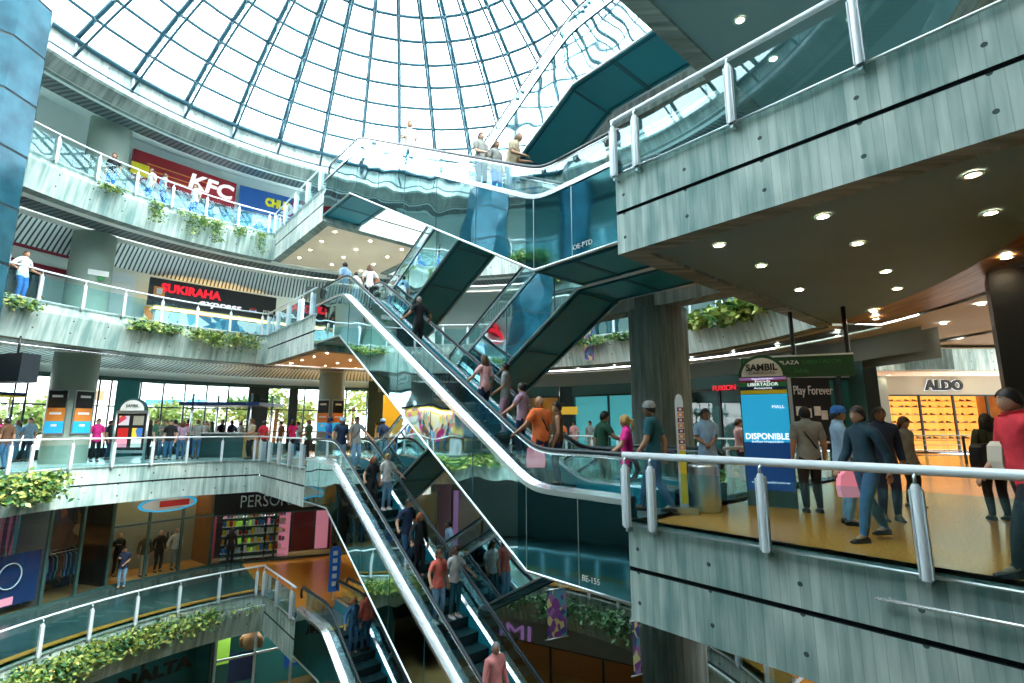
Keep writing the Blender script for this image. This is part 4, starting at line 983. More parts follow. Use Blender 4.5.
mb = MB(); mb.obox(c - n_ * .5, t_, L_ / 2, .05, Z5, z0, 'food_blue'); mb.obox(c + n_ * .1, t_, L_ / 2 - .3, .3, Z5, Z5 + 1.1, 'food_blue'); part(mb, 'counter_wall', T)
q = cyl(265, 205, r5); T = thing('churro_shop_front', 'blue shop sign with bubbly yellow letters next to the dark red restaurant', 'shop', (q.x, q.y, Z5))
c, t_, n_, L_, z0, z1 = sign_arc(T, 'sign_band', 240, 187, 300, 200, 22, r5, 'sign_deep')
f = c + n_ * .16 + t_ * L_ * .12; letters('CHUR', .6, 'yellow', T, (f.x, f.y, (z0 + z1) / 2), n_, depth=.04, bold=.04, fit=1.35)
mb = MB(); mb.obox(c - n_ * .5, t_, L_ / 2, .05, Z5, z0, 'food_blue'); part(mb, 'counter_wall', T)

# --- lower gallery left: three shops on a broken line
SL = [Vector((-17.9, 15.5)), Vector((-16.9, 19.2)), Vector((-16.3, 21.4)), Vector((-14.0, 24.5)), Vector((-9.1, 26.6)), Vector((-4.0, 27.6))]
zt2 = Z3 - D
# the front runs so that the interior is to its right: reverse of ccw
T, P, L, t, n = shop('kids_shop', 'kids clothing shop with pink stripes and a dark blue poster at the left edge', SL[1], SL[0], Z2, zt2, 1.6, 'clothes_pink', 'frame_teal', 1, None, 'shop_pale', 'glass_clear', lamps=1)
mb = MB(); mb.hexa([P(.1, .1, Z2 + .3), P(3.6, .1, Z2 + .3), P(3.6, .14, Z2 + .3), P(.1, .14, Z2 + .3), P(.1, .1, Z2 + 2.0), P(3.6, .1, Z2 + 2.0), P(3.6, .14, Z2 + 2.0), P(.1, .14, Z2 + 2.0)], 'navy'); part(mb, 'window_poster', T)
mb = MB(); cu_ = [P(1.0 + .34 * math.cos(i * math.pi / 12), .06, Z2 + 1.3 + .42 * math.sin(i * math.pi / 12)) for i in range(25)]; mb.tube(cu_, .022, 'steel_paint', 5, False); mb.hexa([P(.8, .07, Z2 + .35), P(1.2, .07, Z2 + .35), P(1.2, .09, Z2 + .35), P(.8, .09, Z2 + .35), P(.8, .07, Z2 + .6), P(1.2, .07, Z2 + .6), P(1.2, .09, Z2 + .6), P(.8, .09, Z2 + .6)], 'pink'); part(mb, 'poster_drawing', T)
T, P, L, t, n = shop('clothing_shop', 'clothing shop with warm wood interior, mannequins and an oval sign', SL[3], SL[2] , Z2, zt2, 3.2, 'goods_clothes', 'frame_teal', 2, Z2 + 2.3, 'shop_warm', 'glass_clear', side='brown', floor='wood_warm')
TC = T; PC_, tc_, nc_ = P, t, n
T, P2_, L2_, t2_, n2_ = shop('menswear_window', 'dark show window of hanging clothes next to the pink striped shop', SL[2], SL[1], Z2, zt2, 1.8, 'clothes', 'frame_teal', 1, None, 'shop_warm', 'glass_clear', side='black', lamps=1)
q = aty(138, 505, 21.3); c = V2(SL[2] + SL[3]) / 2 - Vector((n.x, n.y)) * .2
c = V2(P(L * .52, -.22, 0)); mb = MB()
for (rx, rz_, m, off) in ((1.15, .33, 'sign_blue', 0), (1.0, .26, 'steel_paint', .02)):
    mb.face([(c.x + t.x * rx * math.cos(i * math.pi / 12) - n.x * off, c.y + t.y * rx * math.cos(i * math.pi / 12) - n.y * off, zt2 - .55 + rz_ * math.sin(i * math.pi / 12)) for i in range(24)], m)
mb.hexa([(c.x - t.x * e - n.x * f_, c.y - t.y * e - n.y * f_, zt2 - .55 + g_) for e, f_, g_ in ((.8, .04, -.12), (-.35, .04, -.12), (-.35, .03, -.12), (.8, .03, -.12), (.8, .04, .14), (-.35, .04, .14), (-.35, .03, .14), (.8, .03, .14))], 'red')
part(mb, 'oval_sign', TC)
GC = {'cloth_black': 'black', 'cloth_navy': 'navy', 'cloth_grey': 'grey', 'cloth_brown': 'brown', 'cloth_khaki': 'khaki', 'cloth_denim': 'denim blue', 'cloth_teal': 'teal'}
for k_, c_ in (('black', (.012, .014, .018)), ('navy', (.015, .035, .09)), ('grey', (.25, .28, .27)), ('brown', (.12, .06, .03)), ('khaki', (.45, .40, .28)), ('denim', (.04, .13, .26)), ('teal', (.01, .10, .13))):
    noisy('cloth_' + k_, tuple(v * .85 for v in c_), tuple(min(1, v * 1.12) for v in c_), 9, .85)
garm = {}
def rack(label, Pf, u0, u1, d, z, n, tv, nv, short):
    T_ = thing('clothing_rack', label, 'rack', Pf(u0, d, z)); mb = MB(); h = 1.55
    mb.tube([Pf(u0, d, z), Pf(u0, d, z + h), Pf(u1, d, z + h), Pf(u1, d, z)], .02, 'steel', 6); part(mb, 'frame', T_)
    for i in range(n):
        m = random.choice(list(GC)); p = Pf(u0 + (u1 - u0) * (i + .5) / n, d, z + h - .06)
        if m not in garm:
            mb = MB(); pr = [(-.22, -.08), (-.07, .0), (.07, .0), (.22, -.08), (.27, -.55), (.19, -.56), (.17, -.3), (.19, -.85), (-.19, -.85), (-.17, -.3), (-.19, -.56), (-.27, -.55)]
            f_ = [(.035 - abs(a) * .05, a, b) for a, b in pr]; b_ = [(-.035 + abs(a) * .05, a, b) for a, b in pr]; mb.face(f_, m); mb.face(b_[::-1], m)
            for q_ in range(12): w_ = (q_ + 1) % 12; mb.face([f_[q_], b_[q_], b_[w_], f_[w_]], m)
            o = garm[m] = mb.build('hanging_garment')
        else: o = garm[m].copy(); COL.objects.link(o)
        o.location = p; o.rotation_euler = (0, 0, math.atan2(tv.y, tv.x) + random.uniform(-.25, .25))
        tag(o, '%s garment, %s from the right on the %s' % (GC[m], ORD[i], short), 'garment', 'garments on the shop racks')
for (u0, u1, d, n, lab, sh) in ((.5, 2.3, .9, 11, 'rack of dark garments just behind the menswear window', 'rack at the menswear window'), (.3, 1.6, 1.5, 8, 'second garment rack deeper in the dark show window', 'deeper menswear rack')):
    rack(lab, P2_, u0, u1, d, Z2 + .02, n, t2_, n2_, sh)
for (u0, u1, d, n, lab, sh) in ((.3, 1.3, 2.3, 7, 'garment rack at the back right of the warm clothing shop', 'back right rack of the warm shop'), (2.2, 3.3, 2.5, 7, 'garment rack at the back left of the warm clothing shop', 'back left rack of the warm shop')):
    rack(lab, PC_, u0, u1, d, Z2 + .02, n, tc_, nc_, sh)
T, P, L, t, n = shop('perfume_shop', 'black fronted shop with PERSONA letters and rows of coloured boxes', SL[4] , SL[3], Z2, zt2, 1.4, 'black', 'frame_teal', 1, None, 'lamp_cool', 'glass_clear', 1.32, 'black', side='maroon', lamps=3)
TPF, PP, LP = T, P, L
f = P(L * .555, -.16, zt2 - .78); letters('PERSONA', .8, 'steel_bright', T, f, (-n.x, -n.y), depth=.02, fit=2.6)
PERSF = (-n.x, -n.y)
for col in range(3):
    u0 = L - .30 - .95 * (col + 1)
    mb = MB(); mb.hexa([P(u0, .25, Z2 + .15), P(u0 + .88, .25, Z2 + .15), P(u0 + .88, .6, Z2 + .15), P(u0, .6, Z2 + .15), P(u0, .25, Z2 + .19), P(u0 + .88, .25, Z2 + .19), P(u0 + .88, .6, Z2 + .19), P(u0, .6, Z2 + .19)], 'white')
    T = thing('display_shelf', ['left', 'middle', 'right'][col] + ' shelf unit of coloured boxes in the black fronted shop', 'shelf', P(u0, .3, Z2))
    for row in range(5):
        z = Z2 + .45 + row * .40; mb.hexa([P(u0, .25, z - .03), P(u0 + .88, .25, z - .03), P(u0 + .88, .6, z - .03), P(u0, .6, z - .03), P(u0, .25, z), P(u0 + .88, .25, z), P(u0 + .88, .6, z), P(u0, .6, z)], 'white')
    mb.hexa([P(u0, .6, Z2), P(u0 + .88, .6, Z2), P(u0 + .88, .63, Z2), P(u0, .63, Z2), P(u0, .6, Z2 + 2.6), P(u0 + .88, .6, Z2 + 2.6), P(u0 + .88, .63, Z2 + 2.6), P(u0, .63, Z2 + 2.6)], 'frame_teal'); part(mb, 'shelves', T)
    for row in range(5):
        for j in range(6):
            m = random.choice(['orange', 'white', 'blue', 'yellow', 'red', 'pink', 'white', 'lime', 'steel_paint']); z = Z2 + .45 + row * .40
            mb = MB(); hh = random.uniform(.16, .27); uu = u0 + .04 + j * .138
            mb.hexa([P(uu, .27, z), P(uu + .115, .27, z), P(uu + .115, .4, z), P(uu, .4, z), P(uu, .27, z + hh), P(uu + .115, .27, z + hh), P(uu + .115, .4, z + hh), P(uu, .4, z + hh)], m)
            b_ = mb.build('boxed_product'); tag(b_, '%s box, %s from the right, %s row up, %s perfume shelf unit' % (CN.get(m, m), ORD[j], ORD[row], ['left', 'middle', 'right'][col]), 'box', 'coloured boxes on the shop shelves')
# door side of the black fronted shop
mb = MB()
mb.hexa([P(.9, .30, Z2 + .3), P(1.9, .30, Z2 + .3), P(1.9, .34, Z2 + .3), P(.9, .34, Z2 + .3), P(.9, .30, Z2 + 2.6), P(1.9, .30, Z2 + 2.6), P(1.9, .34, Z2 + 2.6), P(.9, .34, Z2 + 2.6)], 'maroon')
mb.hexa([P(.2, .30, Z2 + .3), P(.8, .30, Z2 + .3), P(.8, .34, Z2 + .3), P(.2, .34, Z2 + .3), P(.2, .30, Z2 + 2.6), P(.8, .30, Z2 + 2.6), P(.8, .34, Z2 + 2.6), P(.2, .34, Z2 + 2.6)], 'pink')
mb.hexa([P(2.0, .30, Z2 + .1), P(2.5, .30, Z2 + .1), P(2.5, .34, Z2 + .1), P(2.0, .34, Z2 + .1), P(2.0, .30, Z2 + 2.5), P(2.5, .30, Z2 + 2.5), P(2.5, .34, Z2 + 2.5), P(2.0, .34, Z2 + 2.5)], 'pink')
part(mb, 'door_panels', TPF)
T, P, L, t, n = shop('amber_shop', 'shop glowing amber behind the perfume shop, left of the escalator', SL[5], SL[4] + Vector((.3, .05)), Z2, zt2, 2.5, 'wood_warm', 'frame_teal', 2, None, 'shop_warm', 'glass_clear', .6, 'frame')
T, P, L, t, n = arcshop('purple_clothing_shop', 'dim clothing shop with purple garments below the back gallery', 62, 88, 14.9, Z2, zt2, depth=2.4, back='clothes_pink', mull=3, lamp='shop_warm', head=.5, headm='frame_teal', side='violet', lamps=2)
T, P, L, t, n = arcshop('teal_lower_shop', 'dark teal shopfront on the lower gallery behind the blue landing side', 30, 60, 14.9, Z2, zt2, depth=1.5, back='teal_panel', mull=4, lamp='shop_warm', head=.4, headm='frame_teal', side='teal_panel', lamps=2)
# --- lowest storey
zt1 = Z2 - D
T, P, L, t, n = shop('teal_shop', 'teal glass front with dark lettering below the lower left planter', cyl(212, 650, 11.2), cyl(60, 680, 11.2), Z1, zt1 + .1, 1.2, 'teal_panel', 'frame_teal', 1, None, 'shop_pale', 'glass_clear', side='teal_panel', lamps=1)
q = P(L * .42, -.12, cyl(150, 672, 11.1).z); letters('NALTA', .55, 'black', T, q, (-n.x, -n.y), depth=.02, bold=.03, fit=2.3)
T, P, L, t, n = shop('toy_window', 'show window with lime and blue panels and a brown shaggy figure', cyl(326, 650, 11.6), cyl(216, 650, 11.6), Z1, zt1 + .1, 2.2, 'teal_panel', 'steel_paint', 2, zt1 - 1.3, 'lamp_cool', 'glass_clear', side='grey', lamps=2)
for (u0, u1, z0, z1, m) in ((.86, .98, -1.9, .1, 'lime'), (.60, .84, -.7, .1, 'sign_blue'), (.05, .35, -2.6, -1.7, 'sign_deep'), (.40, .56, -1.2, 0, 'grey'), (.62, .86, -2.7, -1.6, 'navy')):
    mb = MB(); mb.hexa([P(L * u0, 1.2, zt1 + z0), P(L * u1, 1.2, zt1 + z0), P(L * u1, 1.25, zt1 + z0), P(L * u0, 1.25, zt1 + z0), P(L * u0, 1.2, zt1 + z1), P(L * u1, 1.2, zt1 + z1), P(L * u1, 1.25, zt1 + z1), P(L * u0, 1.25, zt1 + z1)], m); part(mb, 'display_panel', T)
mb = MB(); q = P(L * .68, .9, zt1 - .95); mb.lathe(q, [(.02, -.5), (.26, -.42), (.34, -.15), (.30, .1), (.16, .25), (.17, .34), (.10, .46), (.01, .5)], 'brown', 14)
for s_ in (-1, 1): mb.tube([(q[0] + s_ * .22, q[1], q[2] + .12), (q[0] + s_ * .42, q[1], q[2] - .1), (q[0] + s_ * .38, q[1], q[2] - .4)], .09, 'brown', 7)
tag(mb.build('plush_figure'), 'brown shaggy plush figure in the lit window at the bottom left', 'toy')
T, P, L, t, n = arcshop('lower_shop', 'shop under a dull brown sign band with pale violet letters at the bottom centre', 40, 84, 12.2, Z1, zt1 + .0, depth=2.5, back='brown', mull=3, lamp='shop_warm', head=1.3, headm='plaster_dim', side='brown', lamps=4)
T['label'] = 'shop under a dull brown band with violet IMI letters at the bottom centre'
letters('IMI', .8, 'violet', T, on_front(515, 632, P, L, .14), (-n.x, -n.y), depth=.03, bold=.0, fit=1.5)

# --- totem, bin, sign post, hanging sign, banners, black column
q = atz(768, 512, 0); q = V2((4.66, 9.30)); x, y = q
vd = Vector((-x, -y)).normalized(); ax = Vector((-vd.y, vd.x))
T = thing('advert_totem', 'tall blue advertising totem with DISPONIBLE lettering and an arched top', 'sign', (x, y, 0))
mb = MB(); n_ = 16; wd = .40
def slab(mb, pts2, m, d0=-.12, d1=.12, w=1.0):
    f_ = [(x + ax.x * a * w + vd.x * d1, y + ax.y * a * w + vd.y * d1, z) for a, z in pts2]; b_ = [(x + ax.x * a * w + vd.x * d0, y + ax.y * a * w + vd.y * d0, z) for a, z in pts2]
    mb.face(f_, m); mb.face(b_[::-1], m)
    for i in range(len(pts2)): j = (i + 1) % len(pts2); mb.face([f_[i], b_[i], b_[j], f_[j]], m)
slab(mb, [(-wd, .0), (wd, 0), (wd, 2.28), (-wd, 2.28)], 'frame_teal'); part(mb, 'body', T)
mb = MB(); slab(mb, [(-wd + .02, .28), (wd - .02, .28), (wd - .02, 1.12), (-wd + .02, 1.12)], 'sign_deep', .11, .135); slab(mb, [(-wd + .02, 1.12), (wd - .02, 1.12), (wd - .02, 1.98), (-wd + .02, 1.98)], 'sign_blue', .11, .135); part(mb, 'advert_print', T)
mb = MB()
for z0, z1, m in ((1.99, 2.06, 'yellow'), (2.07, 2.12, 'navy'), (2.12, 2.20, 'green'), (2.20, 2.24, 'maroon'), (2.24, 2.29, 'violet')): slab(mb, [(-wd + .02, z0), (wd - .02, z0), (wd - .02, z1), (-wd + .02, z1)], m, .11, .135)
part(mb, 'direction_bands', T)
mb = MB(); A = [(.40 * math.cos(math.pi * i / n_), 2.31 + .40 * math.sin(math.pi * i / n_)) for i in range(n_ + 1)]; slab(mb, A, 'sign_green', -.1, .1); slab(mb, [(a * .86, 2.31 + (z - 2.31) * .86) for a, z in A], 'ceiling_white', .1, .12); part(mb, 'arch', T)
def tl(txt, size, m, z, dx=0, **k): letters(txt, size, m, T, (x + vd.x * .145 + ax.x * dx, y + vd.y * .145 + ax.y * dx, z), vd, depth=.003, **k)
tl('SAMBIL', .17, 'black', 2.47, fit=.52, bold=.006); tl('CARACAS', .07, 'black', 2.37, fit=.44)
tl('DISPONIBLE', .15, 'letter_white', 1.22, fit=.70, bold=.004); tl('MALL', .08, 'letter_white', 1.75, .22, fit=.2); tl('información', .06, 'letter_white', 1.13, fit=.5); tl('LIBERTADOR', .08, 'letter_white', 2.16, fit=.5); tl('Autopista', .05, 'letter_white', 2.095, fit=.3); tl('Entrada', .05, 'letter_white', 2.22, fit=.25); tl('Estacionamiento', .04, 'letter_white', 2.265, fit=.35); tl('www.tusambil.com.ve', .05, 'letter_white', .42, fit=.6)
# bin
b = atz(706, 511, 0); b = V2((b.x, b.y)); T = thing('litter_bin', 'brushed steel cylindrical litter bin beside the standing man', 'bin', (b.x, b.y, 0))
mb = MB(); mb.lathe((0, 0, 0), [(.0, 0), (.24, 0), (.25, .03), (.25, .72), (.235, .76), (.17, .79), (.16, .74)], 'steel', 28); mb.build('body', T); mb = MB(); mb.lathe((0, 0, 0), [(.155, .735), (.0, .72)], 'black', 20); mb.build('opening', T)
# yellow sign post
b = atz(686, 513, 0); x, y = b.x, b.y; vd = Vector((-x, -y)).normalized(); ax = Vector((-vd.y, vd.x))
T = thing('sign_post', 'slim upright sign with yellow and red squares beside the concrete column', 'sign', (x, y, 0))
mb = MB(); slab(mb, [(-.085, .1), (.05, .1), (.05, 1.82), (.03, 1.92), (-.02, 1.95), (-.06, 1.92), (-.085, 1.82)], 'steel_paint', -.03, .03); slab(mb, [(-.2, 0), (.2, 0), (.2, .1), (-.2, .1)], 'steel', -.15, .15); part(mb, 'post', T)
mb = MB(); slab(mb, [(-.05, .15), (.045, .15), (.045, 1.0), (-.05, 1.0)], 'yellow', .03, .04)
for i in range(8): slab(mb, [(-.05, 1.02 + i * .09), (.045, 1.02 + i * .09), (.045, 1.09 + i * .09), (-.05, 1.09 + i * .09)], 'orange' if i % 2 == 0 else 'maroon', .03, .04)
part(mb, 'pictogram_strip', T)
mb = MB()
for i in range(8): mb = MB(); slab(mb, [(-.025, 1.035 + i * .09), (.02, 1.035 + i * .09), (.02, 1.075 + i * .09), (-.025, 1.075 + i * .09)], 'white', .04, .043); part(mb, 'pictogram', T)
# blue sign post on the lower landing
b = atz(333, 600, Z2); x, y = b.x, b.y; vd = Vector((-x, -y)).normalized(); ax = Vector((-vd.y, vd.x)); T = thing('sign_post', 'slim blue upright sign with white pictograms on the lower left landing', 'sign', (x, y, Z2))
mb = MB(); slab(mb, [(-.2, Z2 + .3), (.2, Z2 + .3), (.2, Z2 + 1.75), (.1, Z2 + 1.9), (-.1, Z2 + 1.9), (-.2, Z2 + 1.75)], 'sign_deep', -.03, .03); slab(mb, [(-.03, Z2), (.03, Z2), (.03, Z2 + .3), (-.03, Z2 + .3)], 'steel', -.03, .03); part(mb, 'panel', T)
mb = MB()
for i in range(5): mb = MB(); slab(mb, [(-.08, Z2 + .5 + i * .27), (.08, Z2 + .5 + i * .27), (.08, Z2 + .66 + i * .27), (-.08, Z2 + .66 + i * .27)], 'white', .03, .035); part(mb, 'pictogram', T)
# hanging green sign
Y = 12.5; a, b = aty(742, 382, Y), aty(852, 353, Y - .8)
T = thing('hanging_sign', 'long dark green hanging sign reading Plaza Libertador', 'sign', (a.x, a.y, a.z)); d_ = (V2(b) - V2(a)); Ls = d_.length; d_ /= Ls; nrm = Vector((d_.y, -d_.x)); c = (V2(a) + V2(b)) / 2
zA = aty(800, 377, 12.1).z; zB = aty(800, 357, 12.1).z
mb = MB(); mb.obox(c, d_, Ls / 2, .08, zA, zB, 'sign_green'); mb.obox(c, d_, Ls / 2, .10, zB, zB + .04, 'steel_paint'); part(mb, 'panel', T)
for hp_ in (V2(b) - d_ * .08, V2(a) + d_ * 1.2): mb = MB(); mb.tube([(hp_.x, hp_.y, zB), (hp_.x, hp_.y, Z4 - D + .05)], .05, 'black', 6); part(mb, 'hanger', T)
e = c + nrm * .1 + d_ * .1; letters('PLAZA', .13, 'white', T, (e.x - d_.x * .25, e.y - d_.y * .25, zA + (zB - zA) * .7), nrm, depth=.003, fit=.42); letters('LIBERTADOR', .13, 'green', T, (e.x + d_.x * .45, e.y + d_.y * .45, zA + (zB - zA) * .7), nrm, depth=.003, fit=.8); letters('Salida', .14, 'green', T, (e.x, e.y, zA + (zB - zA) * .28), nrm, depth=.003)
mb = MB(); e = c - d_ * Ls * .36 + nrm * .09; mb.face([(e.x - d_.x * .3, e.y - d_.y * .3, zA + .05), (e.x + d_.x * .3, e.y + d_.y * .3, zB - .05), (e.x - d_.x * .3, e.y - d_.y * .3, zB - .05)], 'green'); part(mb, 'arrow', T)
# banners
def banner(label, px, py0, py1, Y, w, arm=True):
    a, b = aty(px, py0, Y), aty(px, py1, Y); T = thing('hanging_banner', label, 'banner', (a.x, a.y, a.z)); mb = MB()
    n_ = 8
    for i in range(n_):
        z0, z1 = b.z + (a.z - b.z) * i / n_, b.z + (a.z - b.z) * (i + 1) / n_
        mb.face([(a.x, Y, z0), (a.x + w, Y + w * .5, z0), (a.x + w, Y + w * .5, z1), (a.x, Y, z1)], 'banner_mix')
        mb.face([(a.x, Y + .02, z0), (a.x + w, Y + w * .5 + .02, z0), (a.x + w, Y + w * .5 + .02, z1), (a.x, Y + .02, z1)], 'banner_mix')
    part(mb, 'cloth', T); mb = MB()
    for z in (a.z + .02, b.z): mb = MB(); mb.tube([(a.x - .08, Y - .04, z), (a.x + w + .05, Y + w * .5 + .02, z)], .02, 'steel', 6); part(mb, 'rod', T)
q = pol(12.1, 54, 0); banner('small violet banner hung on the edge of the third level back gallery', 584, 327, 360, 22.2, .45)
banner('violet and amber banner hung before the dark leafy planter at the bottom centre', 547, 591, 640, 18.6, .7)
banner('narrow banner hung beside the lower concrete column at the bottom', 632, 622, 676, 14.5, .22)
# black column with a face poster at the right edge
mb = MB(); c = V2((8.9, 8.6)); d_ = Vector((.75, -.66)); mb.obox(c + Vector((.8, .0)), d_, .9, .5, 0, Z4 - D, 'black'); struct(mb, 'wall_right')
T = thing('face_poster', 'black and white portrait poster on the black column at the right edge', 'poster', (8.2, 7.6, 2.2)); mb = MB()
fc = c + Vector((.8, 0)) + Vector((-.66, -.75)) * .52; e = fc + d_ * .25; zz = 2.75
for (rx, rz_, m, o_) in ((.34, .50, 'grey', .0), (.26, .40, 'plaster', .01)): mb.face([(e.x + d_.x * rx * math.cos(i * math.pi / 10) - .66 * o_, e.y + d_.y * rx * math.cos(i * math.pi / 10) - .75 * o_, zz + rz_ * math.sin(i * math.pi / 10)) for i in range(20)], m)
part(mb, 'portrait', T); mb = MB()
for dx, dz, w, h_ in ((-.1, .08, .05, .025), (.1, .08, .05, .025), (0, -.18, .08, .02), (0, -.04, .02, .05)): q = e + d_ * dx - Vector((.66, .75)) * .02; mb.obox(q, d_, w, .004, zz + dz - h_, zz + dz + h_, 'black')
part(mb, 'features', T)

q = pol(16.9, 168.5, 7.7); nn = Vector((CX - q.x, CY - q.y)).normalized(); tt = Vector((-nn.y, nn.x)); T = thing('neon_sign', 'red glowing sign seen mirrored on the side of a crossing escalator', 'sign', q)
mb = MB(); mb.tube([(q.x + tt.x * .6 * math.cos(a * math.pi / 10), q.y + tt.y * .6 * math.cos(a * math.pi / 10), q.z - .15 + .22 * math.sin(a * math.pi / 10)) for a in range(21)], .09, 'letter_red', 6, False); mb.tube([(q.x + tt.x * .3 * math.cos(a * math.pi / 6), q.y + tt.y * .3 * math.cos(a * math.pi / 6), q.z + .1 + .3 * math.sin(a * math.pi / 6)) for a in range(7)], .09, 'letter_red', 6); part(mb, 'neon_tube', T)
q = pol(16.3, 165); nn = Vector((CX - q.x, CY - q.y)).normalized(); tt = Vector((-nn.y, nn.x)); T = thing('market_stall', 'warm lit stall with blue and yellow awning, mirrored in the escalator side', 'stall', q)
mb = MB(); mb.obox(q.xy, tt, 1.5, .5, 0, 1.0, 'wood_warm'); part(mb, 'counter', T); mb = MB(); mb.obox(q.xy - nn * .6, tt, 1.6, .05, 0, 2.6, 'goods_bright'); mb.obox(q.xy - nn * .5, tt, 1.3, .04, 2.3, 2.4, 'shop_warm'); part(mb, 'back_wall', T)
mb = MB(); mb.obox(q.xy + nn * .2, tt, 1.8, .9, 2.5, 2.62, 'navy'); mb.obox(q.xy + nn * .2, tt, 1.82, .92, 2.46, 2.5, 'yellow'); part(mb, 'awning', T)
for s_ in (-1.5, 1.5): mb = MB(); e = q.xy + tt * s_ + nn * .9; mb.tube([(e.x, e.y, 0), (e.x, e.y, 2.5)], .035, 'steel', 6); part(mb, 'post', T)
# ================================================================ PLANTS IN THE SLAB-EDGE TROUGHS
def planting(label, k, pxa, pxb, mats, n, size, droop=.25, spread=.22, rise=.12, name='trailing_plant', group=None, seed=1, py=None, angs=None):
    r = RR[k] - .34; z = LV[k] - .40; rn = random.Random(seed)
    yy = {2: 640, 3: 480, 4: 330, 5: 215}[k] if py is None else py
    a0, a1 = ang(cyl(pxa, yy, r)), ang(cyl(pxb, yy, r))
    if angs: a0, a1 = angs
    c0 = pol(r, (a0 + a1) / 2, z)
    T = thing(name, label, 'plant', c0, 0, group); L = abs(math.radians(a1 - a0)) * r; m = max(1, int(L / .42))
    mb = MB(); st_ = MB()
    for i in range(m):
        a = a0 + (a1 - a0) * (i + rn.random()) / m; c = pol(r, a, z); inn = Vector((CX - c.x, CY - c.y, 0)).normalized(); sz = rn.uniform(.6, 1.25); dr = droop * rn.uniform(.2, 1.5)
        for _ in range(4):
            e = c + inn * (.10 + .16 * rn.random()) + Vector((rn.uniform(-.15, .15), rn.uniform(-.15, .15), -dr * rn.random())); st_.tube([c, (c + e) / 2 + Vector((0, 0, rise * .8)), e], .006, 'leaf_dark', 4, False)
        for _ in range(int(n / m * sz)):
            t = rn.random(); hang = dr * 1.5 * max(0, t - .4)
            p = c + inn * (.05 + .28 * t + rn.gauss(0, .05)) + Vector((rn.gauss(0, spread), rn.gauss(0, spread), rise * (1 - t) * rn.random() * 2 - hang + rn.gauss(0, .04)))
            d = (inn * rn.uniform(.1, 1) + Vector((rn.gauss(0, .7), rn.gauss(0, .7), rn.uniform(-.9, .7)))).normalized(); b = d.cross(Vector((rn.gauss(0, 1), rn.gauss(0, 1), rn.gauss(0, 1)))).normalized(); s = size * rn.uniform(.6, 1.2)
            q = p + d * s * .5 + Vector((0, 0, .01)); mb.face([p, q + b * s * .27, p + d * s, q - b * s * .27], rn.choice(mats))
    part(mb, 'leaves', T); part(st_, 'stems', T)
VAR = ['leaf_light', 'leaf_yellow', 'leaf_dark', 'leaf_dark', 'leaf_light']; DK = ['leaf_dark', 'leaf_dark', 'leaf_light']; MD = ['leaf_light', 'leaf_dark', 'leaf_light']
planting('big variegated pale green plant spilling from the far left eye-level planter', 3, -12, 60, VAR, 1500, .20, .45, .26, .18, seed=1)
planting('long mass of yellow-green leaves along the lower left planter', 2, 8, 128, VAR, 3000, .17, .30, .22, .16, seed=2)
planting('lush pale green plant further right in the lower left planter', 2, 130, 206, VAR, 1900, .17, .30, .22, .16, seed=3)
planting('thin dry stems and few leaves at the right end of the lower left planter', 2, 210, 252, MD, 120, .12, .1, .12, .08, seed=4)
planting('yellow-green creeper along the third level planter below the black sign', 4, 126, 186, VAR, 1100, .15, .12, .20, .12, seed=5)
planting('denser green creeper near the right end of the third level left planter', 4, 188, 262, MD + ['leaf_yellow'], 1500, .15, .35, .20, .12, seed=6)
planting('small tuft of green at the far left of the third level planter', 4, 12, 36, MD, 160, .13, .1, .16, .06, seed=7)
for i, (a, b, dr, n, lab) in enumerate(((78, 118, .1, 260, 'thin green creeper at the left on the top left ledge'), (150, 163, .8, 300, 'long hanging green vine below the dark red sign, first from the left'), (170, 178, .5, 120, 'thin short vine next to the long first vine on the top left ledge'),
        (183, 191, .7, 220, 'narrow hanging vine in the middle of the top left ledge'), (194, 204, .7, 260, 'bushy hanging vine right of the middle of the top left ledge'), (211, 223, .75, 320, 'thick hanging vine below the top left railing'), (228, 243, .7, 320, 'broad hanging vine near the right end of the top left ledge'), (252, 264, .7, 240, 'last hanging vine before the top left landing'))):
    planting(lab, 5, a, b, MD, n, .12, dr, .13, .05, seed=20 + i, name='hanging_vine', py=230)
planting('leafy agave-like plants in the third level planter right of the column', 4, 692, 772, ['leaf_light', 'leaf_dark', 'leaf_light', 'leaf_yellow'], 1500, .34, .15, .16, .25, seed=30, py=325)
planting('low green plants in the third level planter left of the column', 4, 545, 628, DK, 1300, .20, .1, .18, .12, seed=31, py=345)
planting('dark drooping plants in the planter over the violet lettering', 2, 530, 640, ['leaf_dark'], 800, .24, .36, .22, .14, seed=32, py=615)
planting('dark plants at the left end of the bottom centre planter', 2, 492, 526, ['leaf_dark'], 300, .22, .3, .2, .12, seed=33, py=605)
planting('small leafy plant in the lower back planter left of the busy escalator', 2, 362, 398, MD, 600, .18, .2, .2, .12, seed=34, py=585)
planting('green plant in the eye-level back planter seen behind the escalators', 3, 430, 478, VAR, 700, .2, .3, .2, .14, seed=35, py=465)
planting('second green plant in the eye-level back planter behind the escalators', 3, 490, 530, DK, 500, .2, .2, .2, .14, seed=36, py=465)
planting('plants in the eye-level planter seen through the glass left of the blue totem', 3, 700, 800, DK + MD, 1400, .26, .2, .2, .2, seed=37, py=470)
planting('lush bush on the top level ledge behind the left tower, mirrored in the escalator side', 5, 0, 0, VAR, 1100, .24, .2, .3, .3, seed=40, angs=(183, 193))
planting('creeper on the third level ledge left of the tiled tower, mirrored only', 4, 0, 0, VAR, 800, .18, .25, .2, .14, seed=41, angs=(166, 190))
planting('leafy plant on the eye-level ledge beyond the left frame edge, mirrored only', 3, 0, 0, VAR, 900, .2, .35, .24, .16, seed=42, angs=(169, 178))
